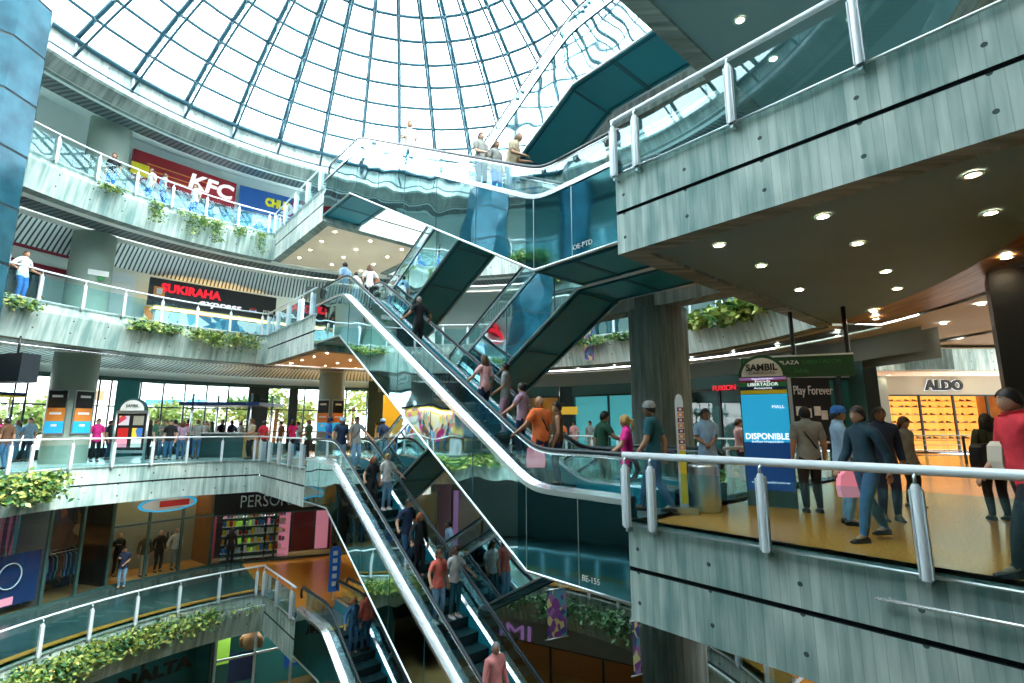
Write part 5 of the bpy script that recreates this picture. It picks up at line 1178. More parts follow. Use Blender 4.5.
# ================================================================ PEOPLE
SKINS = {'light': (.62, .38, .27), 'tan': (.46, .26, .16), 'brown': (.26, .13, .07)}
for k_, c_ in SKINS.items():
    principled('skin_' + k_, c_, .5); principled('lip_' + k_, (c_[0] * .75, c_[1] * .4, c_[2] * .4), .5)
CL = {'black': (.012, .014, .018), 'white': (.75, .77, .78), 'navy': (.015, .035, .09), 'blue': (.03, .17, .55), 'sky': (.30, .50, .72), 'denim': (.04, .13, .26), 'denim_light': (.16, .33, .50),
      'coral': (.75, .17, .13), 'orange': (.88, .20, .05), 'magenta': (.80, .03, .30), 'teal': (.01, .10, .13), 'grey': (.25, .28, .27), 'pinkish': (.72, .28, .28), 'brown': (.12, .06, .03), 'green': (.02, .10, .06), 'red': (.6, .03, .05), 'yellow': (.75, .6, .05), 'khaki': (.45, .40, .28), 'lilac': (.45, .30, .42), 'jacket': (.015, .055, .085), 'olive': (.06, .08, .04), 'rose': (.80, .45, .45)}
for k_, c_ in CL.items():
    noisy('cloth_' + k_, tuple(v * .85 for v in c_), tuple(min(1, v * 1.12) for v in c_), 9, .85)
principled('khaki_bag', (.55, .52, .42), .7); principled('hair_black', (.008, .006, .006), .5); principled('hair_brown', (.08, .035, .015), .5); principled('hair_red', (.30, .09, .03), .5); principled('hair_grey', (.25, .25, .25), .6); principled('hair_blonde', (.45, .28, .08), .5)
principled('eye_white', (.8, .8, .8), .3); principled('shoe_black', (.01, .01, .012), .4); principled('shoe_white', (.75, .75, .75), .5)

def v3(*a): return Vector(a)
def skeleton(pose):
    """joints for a body 1.75 high facing +Y; x to the body's right"""
    J = {'pelvis': v3(0, 0, .94), 'waist': v3(0, 0, 1.08), 'chest': v3(0, .005, 1.27), 'upper': v3(0, -.005, 1.39), 'neck': v3(0, -.01, 1.47), 'skull': v3(0, .01, 1.56)}
    lean = pose.get('lean', 0.0)
    for n_, f in (('waist', .14), ('chest', .33), ('upper', .45), ('neck', .53), ('skull', .64)): J[n_].y += lean * f
    up = J['upper']
    for s, k in ((1, 'r'), (-1, 'l')):
        J['sh' + k] = v3(.175 * s, up.y - .005, 1.405 - abs(lean) * .05)
        J['hip' + k] = v3(.088 * s, 0, .89)
        fx, fy, fz = pose.get('foot' + k, (.10 * s, 0, 0))
        an = v3(fx if 'foot' + k in pose else .10 * s, fy, .085 + fz); hip = J['hip' + k]
        d = an - hip; L = min(d.length, .815); mid = hip + d * .5; b = math.sqrt(max(0, .41 ** 2 - (L / 2) ** 2)) if L < .82 else 0
        J['kn' + k] = mid + v3(.0, 1, .15).normalized() * b; J['an' + k] = an
        hx, hy, hz = pose.get('hand' + k, (.25 * s, .04, .80)); wr = v3(hx, hy, hz); sh = J['sh' + k]; d = wr - sh
        if d.length > .53: wr = sh + d.normalized() * .53; d = wr - sh
        mid = sh + d * .52; b = math.sqrt(max(0, .275 ** 2 - (d.length / 2) ** 2))
        J['el' + k] = mid + v3(.35 * s, -.8, -.45).normalized() * b; J['wr' + k] = wr
    return J
POSES = {
 'stand': {}, 'front': {'handl': (-.06, .26, 1.06), 'handr': (.06, .27, 1.04)},
 'walk': {'footl': (-.09, .24, 0), 'footr': (.09, -.27, .05), 'handl': (-.24, -.12, .84), 'handr': (.24, .22, .88), 'lean': .05},
 'walk2': {'footr': (.09, .24, 0), 'footl': (-.09, -.27, .05), 'handr': (.24, -.12, .84), 'handl': (-.24, .22, .88), 'lean': .05},
 'rail_r': {'handr': (.40, .26, 1.02), 'handl': (-.24, .05, .82)}, 'rail_l': {'handl': (-.40, .26, 1.02), 'handr': (.24, .05, .82)},
 'rail_both': {'handl': (-.42, .12, 1.06), 'handr': (.42, .12, 1.06)}, 'akimbo': {'handl': (-.20, .08, 1.0), 'handr': (.40, .20, 1.02)},
 'lean': {'handl': (-.15, .42, 1.04), 'handr': (.15, .42, 1.04), 'lean': .35}, 'phone': {'handr': (.10, .24, 1.30), 'handl': (-.10, .25, 1.05)},
 'reach': {'handr': (.34, .40, 1.12), 'handl': (-.25, .05, .82), 'lean': .12}, 'up': {'handr': (.16, .22, 1.50), 'handl': (-.24, .05, .82)}, 'step': {'footl': (-.09, .14, .2), 'footr': (.09, -.08, 0), 'handl': (-.24, .12, .86), 'handr': (.38, .22, 1.04)},
 'sit': {'footl': (-.11, .42, .42), 'footr': (.11, .42, .42), 'handl': (-.12, .33, 1.0), 'handr': (.12, .33, 1.0)},
}
PEOPLE = []
def person(label, pos, face, pose='stand', top='grey', legs='denim', skin='tan', hair='short', hc='hair_black', h=1.72, sleeve=1, build=1.0, shoes='shoe_black', cap=None, extras=(), cat='person', skirt=False, group=None, name='person', women=False, shorts=False):
    PEOPLE.append(dict(label=label, pos=Vector(pos), face=face, pose=POSES[pose] if isinstance(pose, str) else pose, top=top, legs=legs, skin=skin, hair=hair, hc=hc, h=h, sleeve=sleeve, build=build, shoes=shoes, cap=cap, extras=extras, cat=cat, group=group, name=name, women=women, shorts=shorts))
def skin_temp(P):
    J = skeleton(P['pose']); w = P['women']; bd = P['build']; V = []; E = []; R = []; TAG = []
    def add(p, r, par, tg, ry=None):
        V.append(tuple(p)); R.append((r, ry or r)); TAG.append(tg)
        if par is not None: E.append((par, len(V) - 1))
        return len(V) - 1
    s_ = .90 if w else 1.0
    pe = add(J['pelvis'], .150 * bd, None, 'hip', .115 * bd); wa = add(J['waist'], .128 * bd * s_, pe, 'torso', .10 * bd); ch = add(J['chest'], .158 * bd * s_, wa, 'torso', .115 * bd)
    if w: pass
    up = add(J['upper'], .125 * bd * s_, ch, 'torso', .09 * bd); nk = add(J['neck'], .056, up, 'neck'); add(J['skull'], .062, nk, 'head')
    hands = []
    for k in 'rl':
        sh = J['sh' + k].copy(); sh.x *= s_
        a = add(sh, .066 * bd * s_, up, 'arm0'); el = add(J['el' + k], .046 * bd, a, 'arm1'); wm = add(J['el' + k].lerp(J['wr' + k], .35), .044, el, 'fore'); wr = add(J['wr' + k], .030, wm, 'wrist')
        d = (J['wr' + k] - J['el' + k]).normalized(); add(J['wr' + k] + d * .07, .037, wr, 'hand', .022)
        hands.append((J['wr' + k], d, 1 if k == 'r' else -1))
        hp = add(J['hip' + k], .098 * bd, pe, 'hip'); th = add(J['hip' + k].lerp(J['kn' + k], .45), .083 * bd, hp, 'leg0'); kn = add(J['kn' + k], .060 * bd, th, 'leg1'); cf = add(J['kn' + k].lerp(J['an' + k], .35), .060 * bd, kn, 'calf'); an = add(J['an' + k], .040, cf, 'ankle')
        add(J['an' + k] + v3(0, .12, -.045), .036, an, 'foot')
    me = bpy.data.meshes.new('tmp'); me.from_pydata(V, E, []); o = bpy.data.objects.new('tmp', me); COL.objects.link(o)
    m = o.modifiers.new('s', 'SKIN'); m.use_smooth_shade = True
    for i, sv in enumerate(me.skin_vertices[0].data): sv.radius = R[i]; sv.use_root = (i == 0)
    sb = o.modifiers.new('u', 'SUBSURF'); sb.levels = 1; sb.render_levels = 1
    return o, J, hands, [Vector(v) for v in V], E, TAG, [max(r) for r in R]
def fingers(mb, wr, d, s, curl, m):
    up = v3(0, 0, 1); side = d.cross(up); side = side.normalized() if side.length > .2 else v3(0, 1, 0)
    pn = side.cross(d).normalized()          # back of the hand
    base = wr + d * .095
    for i, (o_, L) in enumerate(((-.027, .062), (-.009, .074), (.009, .070), (.027, .054))):
        p = base + side * o_; q = p + (d - pn * curl * .5).normalized() * L * .5; r_ = q + (d * .6 - pn * curl).normalized() * L * .5
        mb.tube([p - d * .03, p, q, r_], .0095, m, 5, rs=[.010, .0095, .009, .0065])
    for sg in (s,):
        p = wr + d * .035 + side * .028 * -sg; mb.tube([p, p + (side * -sg * .8 + d).normalized() * .035, p + (side * -sg * .5 + d * 1.2 - pn * curl * .5).normalized() * .062], .011, m, 5, rs=[.013, .011, .008])
def head_mesh(mb, c, yaw, m, lip, w, nod=0.0):
    """ellipsoid head with jaw, nose, eye sockets, ears; c is the centre"""
    nu, nv = 18, 14; base = len(mb.v); cy, sy = math.cos(yaw), math.sin(yaw)
    def tr(x, y, z): y2 = y * math.cos(nod) - z * math.sin(nod); z2 = y * math.sin(nod) + z * math.cos(nod); return (c.x + x * cy - y2 * sy, c.y + x * sy + y2 * cy, c.z + z2)
    k0 = mb.mi(m)
    for i in range(nv + 1):
        ph = math.pi * i / nv
        for j in range(nu):
            th = 2 * math.pi * j / nu; x = math.sin(ph) * math.cos(th); y = math.sin(ph) * math.sin(th); z = math.cos(ph)
            jw = 1 - .30 * max(0, -z) ** 1.3; X = x * .076 * jw; Y = y * .094 * (1 - .12 * max(0, -z)) + (.012 if z < 0 and y > 0 else 0) * abs(z); Z = z * .118
            f = max(0, y)
            Y += .026 * f * math.exp(-(x / .16) ** 2) * math.exp(-((z + .16) / .16) ** 2)
            Y -= .010 * f * math.exp(-((abs(x) - .36) / .18) ** 2) * math.exp(-((z - .03) / .12) ** 2)
            Y += .008 * f * math.exp(-(x / .3) ** 2) * math.exp(-((z + .72) / .15) ** 2)
            mb.v.append(tr(X, Y, Z))
    for i in range(nv):
        for j in range(nu):
            j2 = (j + 1) % nu; mb.f.append((base + i * nu + j, base + (i + 1) * nu + j, base + (i + 1) * nu + j2, base + i * nu + j2)); mb.m.append(k0); mb.smooth.add(len(mb.f) - 1)
    for s in (-1, 1):
        for (rr, yy, mm) in ((.013, .0775, 'eye_white'), (.008, .083, 'hair_black')):
            mb.face([tr(s * .030 + rr * 1.2 * math.cos(a * math.pi / 4), yy, .006 + rr * .7 * math.sin(a * math.pi / 4)) for a in range(8)], mm)
        mb.face([tr(s * .014, .089, .030), tr(s * .046, .078, .030), tr(s * .044, .079, .037), tr(s * .014, .090, .038)], 'hair_black')
        mb.tube([tr(s * .074, -.004, .018), tr(s * .084, -.012, .004), tr(s * .074, -.004, -.024)], .010, m, 6)
    mb.face([tr(-.022, .090, -.062), tr(.022, .090, -.062), tr(.016, .089, -.071), tr(-.016, .089, -.071)], lip)
def hair_mesh(mb, c, yaw, style, m, nod=0.0):
    cy, sy = math.cos(yaw), math.sin(yaw)
    def tr(x, y, z): return (c.x + x * cy - y * sy, c.y + x * sy + y * cy, c.z + z)
    nu, nv = 18, 10; base = len(mb.v); k0 = mb.mi(m); ext = {'short': .50, 'buzz': .46, 'long': .60, 'bun': .52, 'pony': .54, 'bald': .2}[style]
    th_ = .010 if style == 'buzz' else .016
    for i in range(nv + 1):
        for j in range(nu):
            th = 2 * math.pi * j / nu; y = math.sin(th)
            lim = ext * (1.12 - .42 * max(0, y) ** .7 + .22 * max(0, -y)); ph = math.pi * lim * i / nv; x_ = math.sin(ph) * math.cos(th); y_ = math.sin(ph) * y; z_ = math.cos(ph)
            rr = 1 + .03 * math.sin(5 * th + 3 * ph); mb.v.append(tr(x_ * (.076 + th_) * rr, y_ * (.094 + th_) * rr - .003, z_ * (.118 + th_)))
    for i in range(nv):
        for j in range(nu): j2 = (j + 1) % nu; mb.f.append((base + i * nu + j, base + (i + 1) * nu + j, base + (i + 1) * nu + j2, base + i * nu + j2)); mb.m.append(k0); mb.smooth.add(len(mb.f) - 1)
    if style == 'long':
        for s in (-1, -.6, -.2, .2, .6, 1): mb.tube([tr(s * .070, -.035 - .035 * (1 - abs(s)), .05), tr(s * .088, -.055 - .035 * (1 - abs(s)), -.06), tr(s * .094, -.06 - .03 * (1 - abs(s)), -.17), tr(s * .08, -.055, -.27)], .03, m, 7, rs=[.03, .036, .036, .014])
    if style == 'bun': mb.tube([tr(0, -.09, .06), tr(0, -.115, .07), tr(0, -.15, .06)], .04, m, 8, rs=[.03, .045, .02])
    if style == 'pony': mb.tube([tr(0, -.09, .04), tr(0, -.14, .03), tr(0, -.15, -.08), tr(0, -.12, -.2)], .03, m, 8, rs=[.022, .036, .034, .010])
def build_people():
    tmp = [skin_temp(P) for P in PEOPLE]
    dg = bpy.context.evaluated_depsgraph_get()
    for P, (o, J, hands, V, E, TAG, RAD) in zip(PEOPLE, tmp):
        ev = o.evaluated_get(dg); me = ev.to_mesh(); vs = [v.co.copy() for v in me.vertices]; fs = [tuple(p.vertices) for p in me.polygons]; ev.to_mesh_clear()
        P['res'] = (vs, fs)
    for P, (o, J, hands, V, E, TAG, RAD) in zip(PEOPLE, tmp):
        vs, fs = P.pop('res'); md = o.data; bpy.data.objects.remove(o); bpy.data.meshes.remove(md)
        # nearest bone region
        segs = [(V[a], V[b], TAG[a], TAG[b], RAD[a], RAD[b]) for a, b in E]; reg = []
        for v in vs:
            best = 9; tg = ''; fr = 0
            for a, b, ta, tb, ra, rb in segs:
                ab = b - a; t = max(0, min(1, (v - a).dot(ab) / ab.length_squared)); d = (v - (a + ab * t)).length / (ra + (rb - ra) * t)
                if d < best: best = d; tg = (ta, tb); fr = t
            reg.append((tg, fr))
        sk = 'skin_' + P['skin']; sc = P['h'] / 1.75
        nrm = [Vector((0, 0, 0)) for _ in vs]
        for f in fs:
            a, b, c = vs[f[0]], vs[f[1]], vs[f[2]]; n = (b - a).cross(c - a)
            for i in f: nrm[i] += n
        nrm = [n.normalized() if n.length > 0 else n for n in nrm]
        T = thing(P['name'], P['label'], P['cat'], P['pos'], P['face'], P['group']); T.scale = (sc, sc, sc)
        mb = MB(); mb.v = [tuple(v) for v in vs]; k0 = mb.mi(sk); mb.f = list(fs); mb.m = [k0] * len(fs); mb.smooth = set(range(len(fs)))
        hc_ = J['skull'] + v3(0, .012, .045); yaw = P['pose'].get('yaw', 0.0)
        head_mesh(mb, hc_, yaw, sk, 'lip_' + P['skin'], P['women'], P['pose'].get('nod', 0.0))
        for wr, d, s in hands: fingers(mb, wr, d, s, P['pose'].get('curl', .55), sk)
        mb.build('body', T)
        # shirt
        def cloth(test, off, m, nm):
            idx = {}; mb = MB()
            for f in fs:
                if sum(test(i) for i in f) * 2 >= len(f):
                    q = []
                    for i in f:
                        if i not in idx: idx[i] = len(mb.v); mb.v.append(tuple(vs[i] + nrm[i] * off))
                        q.append(idx[i])
                    mb.f.append(tuple(q)); mb.m.append(mb.mi(m)); mb.smooth.add(len(mb.f) - 1)
            if mb.f: return mb.build(nm, T)
        def is_top(i):
            (a, b), t = reg[i]
            if b in ('torso',) and a in ('hip', 'torso'): return True
            if a == 'torso' and b == 'arm0': return True if P['sleeve'] > 0 or t < .75 else False
            if a == 'arm0' and b == 'arm1': return P['sleeve'] >= 2 or (P['sleeve'] == 1 and t < .62)
            if (a, b) == ('arm1', 'fore') or (a, b) == ('fore', 'wrist'): return P['sleeve'] >= 2 and not (b == 'wrist' and t > .8)
            if b == 'neck': return t < .36
            if a == 'hip' and b == 'hip': return vs[i].z > .90
            return False
        def is_leg(i):
            (a, b), t = reg[i]
            if a == 'hip' and b == 'torso': return t < .35
            if a == 'hip' or a == 'leg0': return True
            if P['shorts']: return a == 'leg1' and t < .1
            return (a, b) == ('leg1', 'calf') or ((a, b) == ('calf', 'ankle') and t < .97)
        cloth(is_top, .016, 'cloth_' + P['top'], 'shirt'); cloth(is_leg, .011, 'cloth_' + P['legs'], 'trousers')
        for k in 'rl':
            an = J['an' + k]; mb = MB(); x, y, z = an.x, an.y, an.z - .085
            pts = [(-.06, .035, .07), (.0, .042, .085), (.08, .046, .065), (.15, .044, .045), (.19, .028, .03)]
            prev = None
            for dy, hw, ht in pts:
                ring = [(x - hw, y + dy, z), (x + hw, y + dy, z), (x + hw * .9, y + dy, z + ht * .7), (x + hw * .4, y + dy, z + ht), (x - hw * .4, y + dy, z + ht), (x - hw * .9, y + dy, z + ht * .7)]
                if prev:
                    for i in range(6): mb.face([prev[i], prev[(i + 1) % 6], ring[(i + 1) % 6], ring[i]], P['shoes'])
                else: mb.face(ring[::-1], P['shoes'])
                prev = ring
            mb.face(prev, P['shoes']); mb.build('shoe', T)
        mb = MB()
        if P['hair'] != 'bald': hair_mesh(mb, hc_, yaw, P['hair'], P['hc']); mb.build('hair', T)
        if P['cap']:
            mb = MB(); cy, sy = math.cos(yaw), math.sin(yaw); n = 16; m = 'cloth_' + P['cap']
            mb.lathe((hc_.x, hc_.y - .004, hc_.z + .02), [(.104, .0), (.104, .045), (.09, .09), (.05, .118), (.0, .125)], m, n)
            br = [(hc_.x + (x * cy - y * sy), hc_.y + (x * sy + y * cy), hc_.z + z) for x, y, z in ((-.07, .08, .03), (-.06, .16, .015), (0, .185, .012), (.06, .16, .015), (.07, .08, .03))]
            mb.face(br, m); mb.face([(a, b, c - .008) for a, b, c in br][::-1], m); mb.build('cap', T)
        for e in P['extras']: extra(e, J, T, P)
def extra(e, J, T, P):
    mb = MB()
    if e == 'strap':
        mb.tube([(-.13, -.06, 1.42), (-.03, -.125, 1.25), (.09, -.115, 1.06), (.155, -.03, .96)], .016, 'black', 5); mb.tube([(-.13, -.06, 1.42), (-.12, .04, 1.41), (-.03, .13, 1.24), (.10, .125, 1.04), (.155, -.03, .96)], .014, 'black', 5); mb.build('bag_strap', T)
    elif e == 'watch':
        w = J['wrl']; mb.tube([w - v3(0, 0, .012), w + v3(0, 0, .012)], .036, 'black', 8); mb.build('watch', T)
def bag(label, pos, w, h, d, m, handle=True):
    o = thing('bag', label, 'bag', pos); mb = MB()
    pr = [(-.5, 0), (.5, 0), (.54, .35), (.48, .85), (.30, 1), (-.30, 1), (-.48, .85), (-.54, .35)]
    f = [(a * w, -d / 2, b * h) for a, b in pr]; g = [(a * w, d / 2, b * h) for a, b in pr]; mb.face(f, m); mb.face(g[::-1], m)
    for i in range(8): j = (i + 1) % 8; mb.face([f[i], g[i], g[j], f[j]], m)
    mb.build('pouch', o)
    if handle:
        mb = MB(); mb.tube([(-w * .25, 0, h), (-w * .2, 0, h + .18), (w * .2, 0, h + .18), (w * .25, 0, h)], .012, m, 5); mb.build('strap', o)
    return o
def esc_pos(E_, x, lane=.5):
    """point on the steps: local x along escalator E_, lane 0..1 from near side"""
    T = ESC[E_]; up = E_ in ('A', 'A2', 'B', 'C')
    R = {'A': Z4 - Z3, 'A2': Z5 - Z4, 'B': Z3 - Z2, 'C': Z2 - Z1, 'D': Z5 - Z4, 'E': Z4 - Z3, 'F': Z3 - Z2, 'G': Z2 - Z1}[E_]
    X1, X2 = XR[E_]; k = R / (X2 - X1); i = round((x - X1 + .35) / .40); xs = X1 - .35 + .4 * i; z = max(0, min(R, k * (xs + .2 - X1 + .15))); xx = xs + .2
    if x < X1 - .4: xx, z = x, .012
    if x > X2 + .55: xx, z = x, R + .012
    y = (-.35 - lane * .85) if up else (1.62 + .35 + lane * .85)
    a = T.rotation_euler[2]; L = T.location
    return Vector((L.x + xx * math.cos(a) - y * math.sin(a), L.y + xx * math.sin(a) + y * math.cos(a), L.z + z))
def px_on(E_, px, lane=.5):
    best = None
    for i in range(0, 138):
        x = i * .1; p = esc_pos(E_, x, lane); yy = p.y * math.cos(PITCH) + (p.z - CZ) * math.sin(PITCH); u = 512 + 500 * p.x / yy
        if best is None or abs(u - px) < best[0]: best = (abs(u - px), x)
    return esc_pos(E_, best[1], lane)
def fl(px, Y, z): return aty(px, 427, Y).xy.to_3d() + Vector((0, 0, z))
UPA = A0 - math.pi / 2            # facing along the escalator upward to the left (body faces +Y)
DNA = UPA + math.pi
# --- escalator A (from the orange platform up)
person('man in black t-shirt seen from behind holding both handrails', px_on('A', 421), UPA, 'rail_both', 'black', 'black', 'tan', 'buzz', 'hair_grey', 1.74)
person('woman in pale pink top with dark straps riding the escalator', px_on('A', 486, .4), UPA, 'rail_l', 'rose', 'navy', 'tan', 'long', 'hair_brown', 1.62, 1, .92, women=True)
person('woman in light grey top looking up, middle of the escalator', px_on('A', 508, .75), UPA + .5, {'handl': (-.2, .2, 1.0), 'handr': (.24, .1, .85), 'yaw': .3}, 'grey', 'lilac', 'tan', 'bun', 'hair_black', 1.66, 1, .95, women=True)
person('woman in patterned violet top just above the man in orange', px_on('A', 519, .5), UPA + .3, 'rail_l', 'lilac', 'navy', 'tan', 'bun', 'hair_black', 1.62, 1, .95, women=True)
person('bald man in bright orange t-shirt on the escalator', px_on('A', 535, .2), UPA, 'rail_l', 'orange', 'navy', 'tan', 'bald', 'hair_black', 1.78, 1, 1.15, extras=('strap',))
person('woman in brown sleeveless top with dark jeans beside the man in orange', px_on('A', 553, .8), UPA + .6, {'handr': (.26, .18, .92), 'handl': (-.22, .05, .85), 'yaw': .5}, 'brown', 'navy', 'tan', 'bun', 'hair_black', 1.68, 0, .95, women=True)
bag('pink patterned shopping bag held by the bald man in orange', px_on('A', 541, .05) + Vector((0, 0, .38)), .34, .42, .14, 'pink')
# top of A
person('man in blue polo at the top of the long escalator', esc_pos('A', 12.3, .1) + Vector((0, 0, 0)), UPA + .3, 'stand', 'sky', 'navy', 'tan', 'short', 'hair_black', 1.72)
person('child in white shirt standing at the top of the long escalator', esc_pos('A', 11.9, .4), UPA, 'stand', 'white', 'denim_light', 'tan', 'short', 'hair_black', 1.3)
person('woman in white blouse and dark skirt turning at the escalator top', esc_pos('A', 11.9, 1.0), UPA - .4, 'akimbo', 'white', 'black', 'tan', 'long', 'hair_brown', 1.7, 1, .95, women=True)
person('woman with white shorts on the middle left landing beneath the blue escalator', esc_pos('D', .3, .3), UPA - 1.2, 'stand', 'black', 'white', 'tan', 'long', 'hair_red', 1.7, 1, .95, women=True)
# --- A2
person('person in white leaning on the handrail just under the dome', px_on('A2', 405, .2), DNA - .4, 'lean', 'white', 'denim', 'tan', 'short', 'hair_brown', 1.7)
person('man in grey shirt holding a child high on the top escalator', px_on('A2', 481, .3), DNA, 'front', 'grey', 'navy', 'light', 'short', 'hair_brown', 1.72)
person('woman in grey shirt on the top escalator next to the parent', px_on('A2', 492, .5), DNA, 'stand', 'grey', 'blue', 'tan', 'pony', 'hair_brown', 1.58, women=True)
person('man with shaved head in pale shirt leaning on the top escalator rail', px_on('A2', 512, .2), DNA + .5, 'lean', 'khaki', 'denim_light', 'tan', 'buzz', 'hair_grey', 1.72, 1, 1.05)
# --- B
person('young man in blue shirt and beige shorts at the head of the lower escalator', esc_pos('B', 12.9, .1), DNA + .9, 'front', 'blue', 'khaki', 'tan', 'short', 'hair_black', 1.72, 1, .95, cap='navy', shorts=True)
person('man in dark printed t-shirt and grey-blue cap entering the lower escalator', esc_pos('B', 12.3, .35), DNA, 'rail_r', 'navy', 'denim_light', 'tan', 'short', 'hair_black', 1.72, 1, 1.1, cap='sky')
person('man in grey t-shirt with strap and pale jeans entering the lower escalator', esc_pos('B', 11.7, .8), DNA, 'rail_l', 'grey', 'denim_light', 'tan', 'short', 'hair_black', 1.76, 1, 1.0, extras=('strap',))
person('person with backpack straps on the far side of the eye-level left landing', esc_pos('E', 1.0, .5), UPA, 'stand', 'navy', 'denim_light', 'tan', 'short', 'hair_black', 1.7, cap='sky', extras=('strap',))
person('woman in black top seen partly, upper part of the lower escalator', px_on('B', 372, .2), DNA, 'rail_r', 'black', 'black', 'tan', 'long', 'hair_red', 1.6, 1, .95, women=True)
person('woman in cream printed top and blue jeans on the lower escalator', px_on('B', 388, .75), DNA, 'rail_l', 'white', 'denim_light', 'light', 'pony', 'hair_blonde', 1.68, 1, .92, women=True, shoes='shoe_white')
person('man in dark polo with hand on hip on the lower escalator', px_on('B', 405, .3), DNA, 'akimbo', 'navy', 'denim', 'tan', 'short', 'hair_black', 1.72)
person('woman with curly red hair and dark jacket on the lower escalator', px_on('B', 415, .45), DNA, 'rail_r', 'black', 'black', 'tan', 'long', 'hair_red', 1.64, 2, .98, women=True)
person('woman in coral t-shirt and jeans coming down the lower escalator', px_on('B', 436, .25), DNA, 'rail_r', 'coral', 'denim_light', 'tan', 'pony', 'hair_brown', 1.64, 1, 1.0, women=True, shoes='shoe_white')
person('woman in white top with orange bag beside the woman in coral', px_on('B', 456, .8), DNA, 'rail_l', 'white', 'teal', 'tan', 'long', 'hair_brown', 1.64, 1, .95, women=True, shoes='shoe_white')
person('man in pinkish long sleeved shirt and pale trousers low on the escalator', px_on('B', 494, .0), DNA, {'handl': (-.26, .1, .86), 'handr': (.26, .1, .86), 'nod': -.3}, 'pinkish', 'khaki', 'tan', 'buzz', 'hair_grey', 1.72, 2, 1.05)
person('young man in light shirt riding the crossing escalator with mirrored side', px_on('F', 447, .4), DNA - 1.9, 'stand', 'sky', 'denim', 'tan', 'short', 'hair_black', 1.7)
# --- C
person('woman in blue denim jacket on the bottom left escalator', px_on('C', 354, .35), DNA, 'rail_r', 'denim', 'denim', 'tan', 'long', 'hair_red', 1.62, 2, .95, women=True)
person('man in coral shirt seen from behind on the bottom left escalator', px_on('C', 367, .85), DNA + math.pi, 'stand', 'coral', 'denim', 'tan', 'short', 'hair_black', 1.74, 2)
# --- eye-level right platform
person('man in dark teal t-shirt and grey cap walking past the concrete column', fl(653, 8.55, 0), math.radians(60), 'walk2', 'teal', 'denim', 'tan', 'short', 'hair_black', 1.84, 1, 1.15, cap='grey')
person('woman in magenta t-shirt with blond ponytail by the escalator foot', fl(626, 8.9, 0), math.radians(70), 'rail_l', 'magenta', 'denim', 'tan', 'pony', 'hair_blonde', 1.62, 1, 1.0, women=True)
person('young man in dark green t-shirt reaching toward the woman in magenta', fl(601, 10.6, 0), math.radians(-70), 'reach', 'green', 'khaki', 'tan', 'short', 'hair_black', 1.74)
person('man with moustache in light blue shirt looking at his phone', fl(706, 9.7, 0), math.radians(165), {'handl': (-.02, .28, 1.06), 'handr': (.06, .28, 1.08), 'yaw': .3}, 'sky', 'black', 'brown', 'short', 'hair_black', 1.76, 1, 1.0)
person('seated person in white and red near the blue totem', fl(738, 13.2, .0) , math.radians(-100), 'front', 'rose', 'navy', 'light', 'short', 'hair_brown', 1.62, women=True)
person('seated person with yellow bag near the blue totem', fl(748, 13.4, .0), math.radians(120), 'front', 'white', 'navy', 'tan', 'bun', 'hair_black', 1.66, women=True)
person('stout man in grey t-shirt with shoulder strap seen from behind', fl(806, 8.6, 0), math.radians(-15), 'stand', 'grey', 'black', 'tan', 'short', 'hair_black', 1.75, 1, 1.15, extras=('strap',))
person('young man in light blue shirt and blue cap looking down', fl(838, 7.6, 0), math.radians(-110), {'handl': (-.1, .28, 1.0), 'handr': (.2, .2, .9), 'yaw': -.2}, 'sky', 'denim_light', 'tan', 'short', 'hair_black', 1.72, 2, 1.0, cap='blue')
person('young man in dark blue jacket striding in jeans along the railing', fl(862, 6.55, 0), math.radians(100), 'walk', 'jacket', 'denim', 'tan', 'short', 'hair_black', 1.68, 2, 1.0)
person('man in dark blue jacket with short dark hair facing the camera', fl(880, 7.9, 0), math.radians(165), 'stand', 'navy', 'navy', 'brown', 'short', 'hair_black', 1.72, 2, 1.05)
person('person in grey top half hidden behind the man in the blue jacket', fl(903, 9.2, 0), math.radians(200), 'stand', 'grey', 'black', 'tan', 'long', 'hair_brown', 1.6, women=True)
person('person in camouflage jacket with dark bag before the black column', fl(987, 7.9, 0), math.radians(-20), 'stand', 'olive', 'black', 'tan', 'long', 'hair_black', 1.62, 2, 1.0, women=True)
person('man in red top cut by the right edge walking with a pale bag', fl(1020, 5.0, 0), math.radians(75), 'walk', 'red', 'black', 'tan', 'short', 'hair_black', 1.80, 1, 1.1)
bag('pale cloth bag carried by the man in red at the right edge', fl(1003, 5.2, .95), .26, .30, .16, 'khaki_bag', False)
bag('white and pink printed shopping bag by the man in the blue cap', fl(848, 7.1, .45), .42, .34, .1, 'pink', False)
bag('dark shoulder bag beside the person in camouflage', fl(981, 7.65, .75), .3, .4, .2, 'black')
